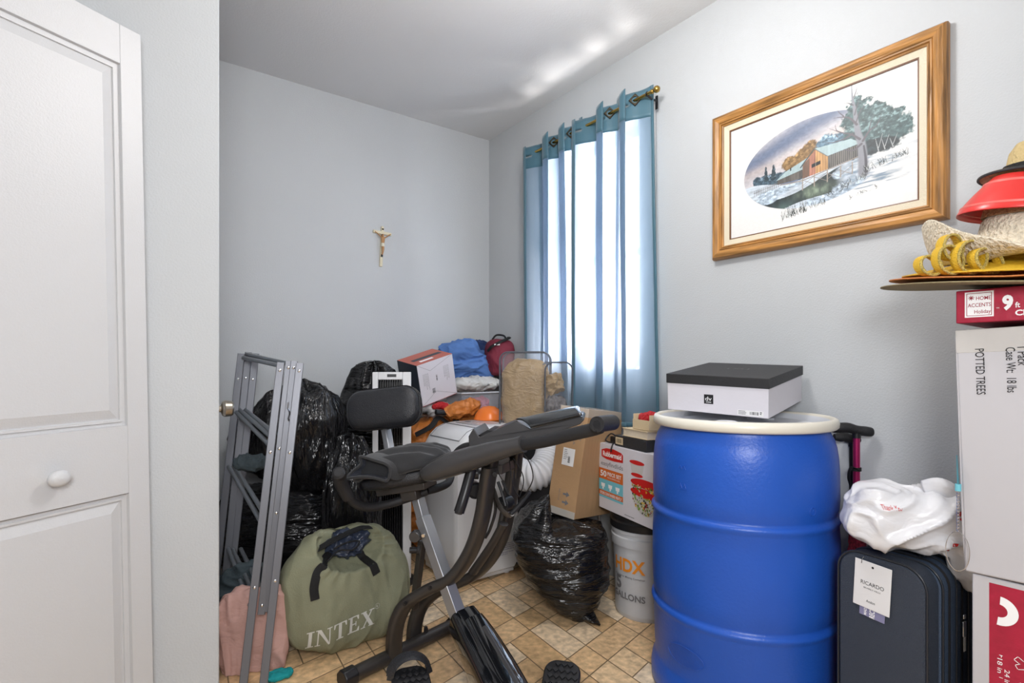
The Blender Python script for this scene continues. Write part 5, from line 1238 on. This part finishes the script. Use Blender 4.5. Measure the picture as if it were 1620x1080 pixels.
soft((.19,.125,.125), 26, .020, 7, power=2.3, low=.12, aniso=(.8,1,1.9), shape=lambda p,x,y,z: Vector((p.x,p.y,p.z+.115-.05*x*(x > 0))), nu=190, nv=120).build('cloth', 'blue', t, angle=180)
t = thing('duffel_bag', 'burgundy zipped bag with black trim in the room corner', 'bag', (1.94, 2.80, 1.015), -.3)
soft((.085,.09,.115), 27, .008, 8, power=3.2, low=.05, shape=lambda p,x,y,z: Vector((p.x,p.y,p.z+.12))).build('body', 'burg', t, angle=180)
b = MB(); b.tube(spline([(-.09,-.05,.16),(-.07,-.085,.19),(0,-.09,.225),(.05,-.06,.245),(.06,.0,.25)], 8), (.009,.004), 10, up=(0,-1,.6)); b.build('trim', 'web', t); b = MB(); b.tube(spline([(-.05,-.02,.235),(-.02,-.01,.262),(.03,0,.26),(.05,.01,.24)], 6), .006, 10); b.build('handle', 'web', t)
b = MB(); rect_on(b, (-.06,-.094,.195), X1, (0,0,1), .035, .008); b.build('logo_patch', 'paper', t)
t = thing('folded_cloth', 'dark blue knitted cloth between the blanket and burgundy bag', 'cloth', (1.88, 2.975, 1.04), 0)
soft((.12,.06,.105), 28, .01, 14, shape=lambda p,x,y,z: Vector((p.x,p.y,p.z+.105))).build('cloth', 'navy', t, angle=180)

# tilted appliance box
P0 = at(669, 643.5, 2.99); P1 = at(654.4, 580.6, 2.90); Pr = at(711, 561, 3.06)
Vb = P1-P0; hb = Vb.length; Ub = Pr-P1; Ub.z += .0
wb = Ub.length
t = card_box('appliance_box', 'tilted carton with salmon top and white taped end, on orange cloth', 'box', P0, Ub.normalized(), Vb.normalized(), wb, hb, .19, 'cardlite') if False else None
U0_ = Ub.normalized(); V0_ = (Vb - U0_*Vb.dot(U0_)).normalized()
t = card_box('appliance_box', 'tilted carton with salmon top and white taped end, on orange cloth', 'box', P0, U0_, V0_, wb, hb, .19, 'cardlite')
msal = mat('salmon printed card', (.50,.125,.085), .45); mdk = mat('dark navy card', (.03,.04,.055), .45)
b = MB(); b.box((0,hb,-.19),(wb,hb+.0008,0)); b.build('salmon_top', msal, t)
b = MB(); b.box((-.0008,0,-.19),(0,hb,0)); b.build('dark_side', mdk, t)
b = MB(); b.box((0,-.0008,-.19),(wb,0,0)); b.build('red_underside', 'inkr', t)
b = MB()
for (x0,y0,x1,y1) in ((0,hb,wb*.33,hb*.78),(wb*.33,hb*.78,wb,hb),(0+.0,0,wb*.42,hb*.25),(wb*.42,hb*.25,wb,.0)):
    v = Vector((x1-x0,y1-y0,0)); rect_on(b, (x0,y0,0), v, Vector((-v.y,v.x,0)), v.length, .0014, 0, .0006)
lines_on(b, (.030,.18,0), Y1*1 if False else (0,-1,0), X1, .10, 5, -.008, .0018, 0, 3); lines_on(b, (wb*.70,.19,0), (0,-1,0), X1, .10, 5, -.008, .0018, 0, 4)
b.build('flap_lines', 'inkg', t)
b = MB(); barcode(b, (wb*.40,.055,0), (0,1,0), (-1,0,0), .028, .020, 0, 12, 3, .0009); barcode(b, (wb*.50,.12,0), (0,1,0), (-1,0,0), .035, .008, 0, 14, 5, .0009); b.build('barcode', 'ink', t)
b = MB(); rect_on(b, (.03,hb+.0008,-.07), X1, (0,0,-1), wb*.8, .035, 0, .0004); b.build('top_band', mdk, t); b = MB(); rect_on(b, (.05,hb+.0008,-.03), X1, (0,0,-1), .09, .022, 0, .0006); b.build('top_label', 'inkw', t)

# bedding packed in clear zipped bags
def bedbag(label, px, d, w, dep, z0, z1, yaw, inner):
    p = at(px, 600, d); t = thing('bedding_bag', label, 'bag', (p.x, p.y, z0), yaw, 'clear zipped bedding bags'); h = z1-z0
    b = MB(); rbox(b, w, h, .045, [(-dep,.012),(-dep+.02,.0),(-.02,0),(0,.012)]); 
    TM = Matrix.Translation((-w/2, dep/2*-1, 0)) @ Matrix.Rotation(PI/2, 4, 'X'); o = b.build('vinyl', 'pvc', t, angle=50); o.data.transform(TM)
    for z in (-.004, -dep+.004):
        b = MB(); P = rrect(w, h, .045, 7, 0); b.tube([(x, y, z) for x, y in P+P[:1]], .0042, 8, cap=False); q = b.build('piping', 'pvcedge', t); q.data.transform(TM)
    inner(t, w, dep, h); return t
def in1(t, w, dep, h):
    soft((w/2-.004, dep/2-.006, h*.45), 41, .010, 9, power=3.6, low=.03, shape=lambda p,x,y,z: Vector((p.x-.0,p.y,p.z+h*.45+.004)), aniso=(1,1,.6)).build('comforter', 'gold', t, angle=180)
def in2(t, w, dep, h):
    soft((w/2-.012, dep/2-.012, h*.26), 42, .010, 12, power=3, low=.04, shape=lambda p,x,y,z: Vector((p.x,p.y,p.z+h*.27))).build('printed_fabric', 'zebra', t, angle=180)
    soft((w/2-.022, dep/2-.02, h*.15), 43, .014, 14, power=2.4, low=.08, shape=lambda p,x,y,z: Vector((p.x-.01,p.y,p.z+h*.68))).build('cream_throw', 'gold', t, angle=180)
    b = MB(); b.box((-w/2+.02,-dep/2-.004,.01),(w/2-.02,-dep/2-.002,.085)); b.build('label_card', 'paper', t)
    b = MB(); b.box((-w/2+.05,-dep/2-.0048,.012),(w/2-.04,-dep/2-.0042,.04)); b.build('label_print', 'ink', t)
y1_ = yaw_of(.99, -.12)
bedbag('clear zipped bag packed with a gold brocade comforter', 832, 2.90, .265, .14, .7365, 1.155, y1_, in1)
bedbag('smaller clear bag of black and white bedding, behind the gold comforter bag', 880, 2.83, .150, .10, .7365, 1.10, y1_+.35, in2)
t = thing('tote_strap', 'thin black wire handle loop above the smaller clear bedding bag', 'handle', at(865, 566, 2.86), y1_)
bpy.data.objects.remove(t)

# ================================================================== FOLDING EXERCISE BIKE
bk = thing('exercise_bike', 'grey and black folding exercise bike with padded backrest, centre of floor', 'exercise bike', ld(-.22, 1.92, 0))
def pts(L, n=8): return spline([tuple(at(*q[:3])) + tuple(q[3:]) for q in L], n)
def btube(name, m, L, r=None, n=8, seg=18, parent=None, **kw):
    """path given as (px, py, d[, radius])"""
    P = pts(L, n); rr = r if r is not None else [p[3] for p in P]
    b = MB(); b.tube([p[:3] for p in P], rr if not isinstance(rr, list) else rr, seg, **kw); 
    return b.build(name, m, parent or bk, world=True, angle=50)
upb = Vector((0, 0, 1)); side = (Rv*.63 + Fv*.77).normalized()
# rear foot and the two bowed legs
f0, f1 = at(556, 1067, 1.815), at(716, 987, 2.17); f0.z = f1.z = .034
b = MB(); b.tube([f0, f1], .0255, 24); foot = b.build('rear_foot', 'gun', bk, world=True)
for a, c in ((f0, -1), (f1, 1)):
    v = (f1-f0).normalized()*c; b = MB(); b.tube([a-v*.012, a+v*.038], [.0335,.0335], 8); b.build('end_cap', 'blackp', foot if False else bk, world=True, bevel=.004)
for q in (.32, .70):
    p = f0+(f1-f0)*q; b = MB(); b.tube([p+Vector((0,0,.02)), p+Vector((0,0,.040))], .008, 8); b.tube([p+Vector((0,0,.040)), p+Vector((0,0,.046))], .006, 8); b.build('bolt', 'blackp', bk, world=True)
sec = (.019, .026)
leg1 = [(623,1040,1.94),(624,1005,1.93),(631,975,1.925),(646,952,1.92),(680,931,1.90),(712,916,1.875),(735,889,1.86),(752,855,1.84),(764,812,1.82),(769,776,1.81),(775,738,1.80)]
leg2 = [(654,1024,2.08),(657,985,2.08),(668,957,2.08),(692,936,2.07),(725,922,2.05),(752,908,2.03),(776,883,2.01),(793,850,1.99),(803,810,1.97),(809,770,1.96),(815,726,1.95)]
for L in (leg1, leg2): btube('bowed_leg', 'gun', L, (.020,.0305), up=side, power=3.2, seg=20)
for (x, y, d) in ((681,929,1.87),(698,925,1.865),(641,954,1.885)):
    p = at(x, y, d); n_ = -Fv*.9-Rv*.2; b = MB(); b.tube([p, p+n_.normalized()*.006], .0075, 12); b.tube([p+n_.normalized()*.006, p+n_.normalized()*.009], .0045, 6); b.build('bolt', 'blackp', bk, world=True)
# seat post
b = MB(); P = [at(669,818,1.965), at(745,1030,1.80)]; b.tube(P, .0300, 4, up=side); b.build('seat_post', 'silver', bk, world=True, bevel=.002)
b = MB(); P = [at(652,752,2.015), at(671,824,1.960)]; b.tube(P, .0255, 4, up=side); b.build('inner_post', 'silver', bk, world=True, bevel=.002)
b = MB(); p = at(658,848,1.93); b.tube([p+Fv*.02, p-Fv*.012-Rv*.004], .020, 22); b.build('pin_disc', 'gun2', bk, world=True, bevel=.003)
b = MB(); p = at(670,846,1.90); b.tube([p, p-Fv*.010], .006, 14); b.build('bolt', 'chrome', bk, world=True)
b = MB(); p = at(657,870,1.93); b.tube([p-Rv*.02, p+Rv*.008], .011, 12); b.tube([p+Rv*.008, p+Rv*.016], .016, 8); b.build('knob', 'blackp', bk, world=True, bevel=.001)
b = MB(); P = [at(668,855,1.99), at(655,962,2.03)]; b.tube(P, .017, 4, up=side); b.build('brace', 'gun', bk, world=True, bevel=.002)
# seat pan, cushion and slip cover
sc_ = at(640, 752, 1.985); sr = axes((Rv*.93-Fv*.30+Vector((0,0,.20))), Z3.cross(Rv*.93-Fv*.30)); 
def put(o, loc, rot): 
    T = bk.matrix_world.inverted() @ Matrix.Translation(loc) @ rot.to_4x4(); o.data.transform(T); return o
put(soft((.150,.115,.034), 51, .001, 4, power=3.2, low=.01, nu=80, nv=50, shape=lambda p,x,y,z: Vector((p.x, p.y*(1-.30*max(0,x)), p.z))).build('seat', 'vinyl', bk, angle=180), sc_, sr)
b = MB(); b.box((-.10,-.05,-.055),(.10,.05,-.03)); b.box((-.015,-.03,-.09),(.05,.03,-.05)); put(b.build('seat_bracket', 'gun', bk, bevel=.003), sc_, sr)
def cover(p, x, y, z):
    if z > 0: p.z += .009*math.sin(p.y*105)*min(1, z*2)*(1-.3*abs(x)) + .018*(1-x*x)*z
    p.y *= 1-.30*max(0, x)**1.5
    if x < -.55: k = (-x-.55)/.45; p.z -= .030*k*(y < 0)*abs(y) + .012*k; p.x -= .012*k*math.sin(y*3)
    if y < -.5: p.z -= .018*(-y-.5)*2
    return p
cv_ = at(636, 729, 1.975)
put(soft((.188,.130,.030), 52, .003, 6, power=3.0, low=.02, nu=170, nv=90, shape=cover).build('seat_cover', 'neoprene', bk, angle=180), cv_, sr)
Lp = [(547,757,1.845),(558,745,1.865),(571,734,1.875),(570,722,1.88),(590,727,1.85),(613,735,1.815),(617,747,1.81),(612,760,1.805),(598,757,1.815),(575,754,1.83)]
Lq = spline([tuple(at(*q)) for q in Lp+Lp[:1]], 6)
b = MB(); b.tube(Lq, .0050, 8, cap=False); b.build('cover_edge', 'neoprene', bk, world=True)
cen = at(598, 744, 1.90); b = MB(); n_ = len(Lq); vs = [Vector(q) for q in Lq] + [Vector(q).lerp(cen, .5)+Fv*.02 for q in Lq] + [cen+Fv*.04]
b.add(vs, [(i, i+1, n_+i+1, n_+i) for i in range(n_-1)] + [(n_+i, n_+i+1, 2*n_) for i in range(n_-1)]); b.build('cover_lining', 'lining', bk, world=True, angle=180)
b = MB(); top = [at(*q) for q in ((570,722,1.88),(590,727,1.85),(613,735,1.815),(617,747,1.81),(612,760,1.805))]; back = [at(*q) for q in ((592,714,1.95),(615,717,1.93),(640,724,1.90),(648,740,1.88),(640,762,1.87))]
b.add(top+back, [(i,i+1,6+i,5+i) for i in range(4)]); b.build('cover_flap', 'neoprene', bk, world=True, angle=180, solid=.005, sub=2)
# backrest
bc_ = at(604, 645, 2.10); ba = axes((Rv*.97-Fv*.15+Vector((0,0,.115))), (Fv*.18+Vector((0,0,1))-Rv*.11))
bm_ = MB(); rbox(bm_, .300, .158, .062, [(-.052,.020),(-.046,.008),(-.036,.002),(-.020,0),(-.006,.002),(.008,.010),(.014,.022),(.017,.040),(.018,.060)])
put(bm_.build('backrest', 'vinyl', bk, angle=70), bc_ - ba @ Vector((.150,.079,0)), ba)
bm_ = MB(); Pq = rrect(.300,.158,.062,7,-.0005); 
for z in (-.036,-.012): bm_.tube([(x,y,z) for x, y in Pq+Pq[:1]], .0024, 6, cap=False)
put(bm_.build('piping', 'blackp', bk), bc_ - ba @ Vector((.150,.079,0)), ba)
b = MB(); b.tube([at(608,664,2.15), at(622,742,2.06)], .021, 4, up=side); b.build('backrest_post', 'silver', bk, world=True, bevel=.003)
# side grips by the seat
btube('seat_handle', 'blackm', [(676,776,1.99),(650,786,1.98),(615,797,1.95),(585,802,1.91),(562,796,1.87),(549,779,1.84),(540,763,1.82)], .0155)
btube('seat_handle', 'blackm', [(676,776,1.99),(694,771,2.02),(709,763,2.06),(714,748,2.12),(712,735,2.17)], .0150)
btube('handle_grip', 'foam', [(552,786,1.85),(541,768,1.825),(535,751,1.80)], .0225, n=4)
b = MB(); p = at(537,750,1.795); n_ = (-Fv*.8+Rv*.1+Vector((0,0,.45))).normalized(); b.tube([p-n_*.010, p+n_*.016, p+n_*.021], [.0225,.0215,.015], 24); b.tube([p+n_*.019, p+n_*.023], .0135, 24); b.build('grip_end', 'foam', bk, world=True, angle=30)
# handlebars
btube('handlebar', 'gun2', [(668,752,1.83,.010),(672,750,1.825,.024),(686,745,1.81,.034),(710,736,1.78,.0395),(745,725,1.735,.0385),(785,713,1.68,.0315),(812,706,1.65,.0265),(828,702,1.63,.026)], None, seg=28)
btube('handlebar_tube', 'blackm', [(822,704,1.64),(860,698,1.585),(900,688,1.535),(938,679,1.49),(950,675,1.475)], .0185, seg=22)
p0, p1 = at(944,671,1.45), at(969,668,1.55); b = MB(); v = (p1-p0).normalized()
b.tube([p0+v*.004, p0, p0+v*.001, p0+v*.05, p1, p1+v*.012, p1+v*.018], [.012,.0185,.0215,.0225,.0225,.018,.008], 28); b.build('end_grip', 'foam', bk, world=True, angle=40)
b = MB(); b.tube([p0-v*.0005, p0+v*.003], [.011,.010], 24); b.build('grip_hole', 'blackp', bk, world=True)
btube('handlebar', 'blackm', [(826,702,1.90),(780,706,1.93),(744,706,1.96),(728,712,1.98),(716,728,1.98),(708,742,1.97)], .0165)
pp = at(697, 736, 1.765); R_ = axes(Rv*.90-Fv*.35+Vector((0,0,.30)), Fv*.45+Vector((0,0,1)))
b = MB(); b.lathe([(0,.0),(.014,0),(.015,-.003),(.015,-.01)], 28, T=Matrix.Scale(2.1, 4, (1,0,0))); put(b.build('pulse_plate', mat('satin metal plate', (.42,.41,.38), .4, .6), bk), pp, R_)
# console
fa = [(742,716,1.80),(741,690,1.80),(749,677,1.80),(758,691,1.795),(815,666,1.73),(840,678,1.665),(920,658,1.575),(925,663,1.57),(918,671,1.58),(838,700,1.665)]
near = [at(*q) for q in fa]; wv = Rv*.03+Fv*.19
def loft(name, m, A, B, bevel=.004):
    b = MB(); n = len(A); b.add(list(A)+list(B), [tuple(range(n)), tuple(range(n, 2*n))[::-1]] + [(i, (i+1) % n, n+(i+1) % n, n+i) for i in range(n)]); return b.build(name, m, bk, world=True, bevel=bevel, angle=30)
loft('console', 'gun2', near, [q+wv for q in near], .003)
a_, b_, c_, e_ = at(816,663,1.76), at(839,676,1.66), at(921,656,1.57), at(911,643,1.72)
b = MB(); nS = 14; gv = []
for i in range(nS+1):
    for k in range(11):
        t_, u_ = i/nS, k/10; q = (b_.lerp(c_, t_)).lerp(a_.lerp(e_, t_), u_); gv.append(q+Vector((0,0,.010*math.sin(PI*u_))))
b.add(gv, [(i*11+k, i*11+k+1, (i+1)*11+k+1, (i+1)*11+k) for i in range(nS) for k in range(10)]); b.build('screen_cover', 'gloss', bk, world=True, solid=.006)
loft('console_tray', 'blackp', [at(757,688,1.80), at(771,680,1.785), at(790,682,1.76), at(775,695,1.77)], [at(757,688,1.80)+wv*.7, at(771,680,1.785)+wv*.7, at(790,682,1.76)+wv*.7, at(775,695,1.77)+wv*.7], .002)
# stem, pivot, knobs, resistance gear
btube('stem', 'gun', [(775,752,1.83),(778,722,1.80)], (.021,.021), power=4, up=side)
btube('stem', 'gun', [(814,752,1.96),(818,705,1.92)], (.021,.021), power=4, up=side)
loft('head_plate', 'gun', [at(770,735,1.83), at(795,735,1.83), at(795,750,1.83), at(770,752,1.83)], [at(800,722,1.95), at(822,722,1.95), at(822,738,1.95), at(800,740,1.95)], .003)
for (x, y, d) in ((766,748,1.80),(783,749,1.79),(757,746,1.83)):
    p = at(x, y, d); b = MB(); b.tube([p+Fv*.01, p-Fv*.012], .0085, 8); b.tube([p-Fv*.012, p-Fv*.016], .0055, 12); b.build('bolt', 'blackp', bk, world=True)
b = MB(); p = at(751,775,1.90); b.tube([p+Fv*.03-Rv*.01, p-Fv*.010+Rv*.004], .030, 14); b.tube([p-Fv*.010+Rv*.004, p-Fv*.016+Rv*.005], .022, 20); b.build('tension_knob', 'blackp', bk, world=True, bevel=.003)
btube('band_grip', 'blackp', [(746,741,1.78),(739,768,1.77),(731,795,1.755),(726,810,1.75)], .0175, n=4)
b = MB(); p = at(725.5,811,1.745); b.tube([p+Vector((0,0,.002)), p-Vector((0,0,.002))+Rv*-.001], .0125, 18); b.build('grip_bung', 'gun2', bk, world=True)
b = MB(); p = at(748,748,1.80); b.tube([p-Rv*.018, p+Rv*.020], .021, 18); b.build('band_pulley', 'blackp', bk, world=True, bevel=.002)
b = MB(); b.tube(pts([(782,770,1.84),(790,792,1.80),(797,806,1.78),(806,812,1.78),(814,805,1.80),(818,790,1.84)], 6)[0:0] or [q[:3] for q in pts([(780,772,1.84),(788,795,1.80),(797,810,1.78),(807,814,1.78),(818,804,1.80),(822,795,1.82)], 6)], (.010,.003), 10, up=side); b.build('bracket', 'gun', bk, world=True)
b = MB(); p = at(800,796,1.84); b.tube([p+side*.02, p-side*.02], .026, 26); b.tube([p-side*.02, p-side*.024], .012, 16); b.build('idler_wheel', 'blackp', bk, world=True, bevel=.003)
b = MB()
for L in ([(788,762,1.84),(796,785,1.82),(800,800,1.81)], [(795,760,1.88),(803,780,1.86),(812,800,1.83)], [(779,775,1.85),(784,805,1.85),(776,835,1.86),(768,850,1.88)]): b.tube([q[:3] for q in pts(L, 6)], .0055, 8)
b.build('linkage', 'blackp', bk, world=True)
for L in ([(789,722,1.80),(788,745,1.80),(798,765,1.80),(805,778,1.79)], [(812,725,1.85),(826,748,1.82),(828,765,1.80),(822,785,1.80)], [(823,712,1.72),(838,732,1.72),(843,757,1.74),(832,780,1.78),(822,790,1.80)], [(806,728,1.86),(810,760,1.84),(815,775,1.84),(821,786,1.82)]):
    b = MB(); b.tube([q[:3] for q in pts(L, 8)], .0019, 8); b.build('cable', 'blackp', bk, world=True)
btube('tension_rod', 'blackm', [(838,778,1.83),(822,798,1.80),(808,813,1.78)], .0075, n=4)
btube('tension_rod', 'gun', [(797,828,1.90),(778,862,1.92),(748,905,1.95)], (.014,.022), n=6, up=side)
# shroud with flywheel
ax0, ax1, ax2 = at(731,978,1.86), at(780,1072,1.68), at(835,1200,1.47)
sp = spline([tuple(ax0)+(.048,.052), tuple(at(752,1015,1.79))+(.058,.062), tuple(ax1)+(.064,.078), tuple(at(806,1130,1.575))+(.070,.095), tuple(ax2)+(.070,.09)], 8)
b = MB(); b.tube([q[:3] for q in sp], [(q[3], q[4]) for q in sp], 28, power=4.2, up=(Z3*.8-Fv*.2)); sh_ = b.build('shroud', 'gloss', bk, world=True, bevel=0, angle=60)
up_ = (Z3*.75 - Fv*.5 + Rv*.25).normalized(); b = MB(); P = [(Vector(q[:3]) + up_*(q[4]*.86) + Rv*.012) for q in sp[3:]]
b.tube(P, [(.034+.012*math.sin(PI*k/(len(P)-1)), .018) for k in range(len(P))], 20, up=up_, power=3); b.build('ridge_cover', 'gloss', bk, world=True, angle=60)
b = MB(); P = [(Vector(q[:3]) + up_*(q[4]*.86+.012) + Rv*.020) for q in sp[7:-2]]
b.tube(P, (.012,.010), 14, up=up_); b.build('inlay', 'gun2', bk, world=True, angle=60)
b = MB(); b.tube([sp[0][:3], (Vector(sp[0][:3])*1.0 + (Vector(sp[0][:3])-Vector(sp[3][:3])).normalized()*.012)], [(.044,.047),(.036,.038)], 24, power=4, up=(Z3*.8-Fv*.2)); b.build('shroud_collar', 'blackp', bk, world=True)
# pedals: tread plate, strap, crank arm
def pedal(px, py, d, yw, pitch, straps):
    c = at(px, py, d); R3 = Matrix.Rotation(yw, 3, 'Z') @ Matrix.Rotation(pitch, 3, 'X'); loc = c
    b = MB(); rbox(b, .112, .140, .040, [(-.026,.006),(-.020,0),(-.004,0),(0,.004)]); o = b.build('pedal', 'blackp', bk, angle=40); put(o, loc - R3 @ Vector((.056,.070,0)), R3)
    b = MB()
    for i in range(5):
        for j in range(6):
            x, y = -.039+.0190*i+(.005 if j % 2 else 0), -.052+.0210*j
            if abs(x) > .044 or (x/.052)**2+(y/.067)**2 > 1.05: continue
            T = Matrix.Translation((x, y, 0)) @ Matrix.Rotation(PI/4, 4, 'Z'); b.box((-.0064,-.0064,-.001),(.0064,.0064,.0055), T=T)
    put(b.build('tread', 'blackm', bk, bevel=.0008), loc, R3)
    if straps:
        for k, (yy, hh_, w_) in enumerate(((.036,.060,.012),(.052,.054,.011),(.066,.046,.010))):
            b = MB(); P = [(.058*math.cos(a), yy+.012*math.sin(a), -.008+hh_*math.sin(a)) for a in [PI*q/20 for q in range(21)]]; b.tube(P, (w_,.0022), 10, up=(0,0,1)); put(b.build('toe_strap', 'vinyl', bk, angle=60), loc, R3)
    return c
c1 = pedal(652, 1082, 1.58, cam.rotation_euler.z+.35, math.radians(16), True)
c2 = pedal(887, 1076, 1.62, cam.rotation_euler.z-.25, math.radians(24), False)
hub = at(806, 1130, 1.575)
b = MB(); b.tube([hub-side*.0+Rv*-.10, hub+Rv*.10], .012, 16); b.build('crank_axle', 'chrome', bk, world=True)
for c, s_ in ((c1, -1), (c2, 1)):
    b = MB(); b.tube([hub+Rv*.09*s_, c-Rv*.055*s_+Vector((0,0,-.016))], (.011,.007), 12); b.build('crank_arm', 'gun', bk, world=True)
# front foot
hf = ld(.235, 1.27, .034); b = MB(); b.tube([hf-side*.20, hf+side*.20], .0255, 20); b.build('front_foot', 'gun', bk, world=True)
b = MB(); b.tube([hub, hf], .022, 4, up=side); b.build('front_stay', 'gun', bk, world=True)
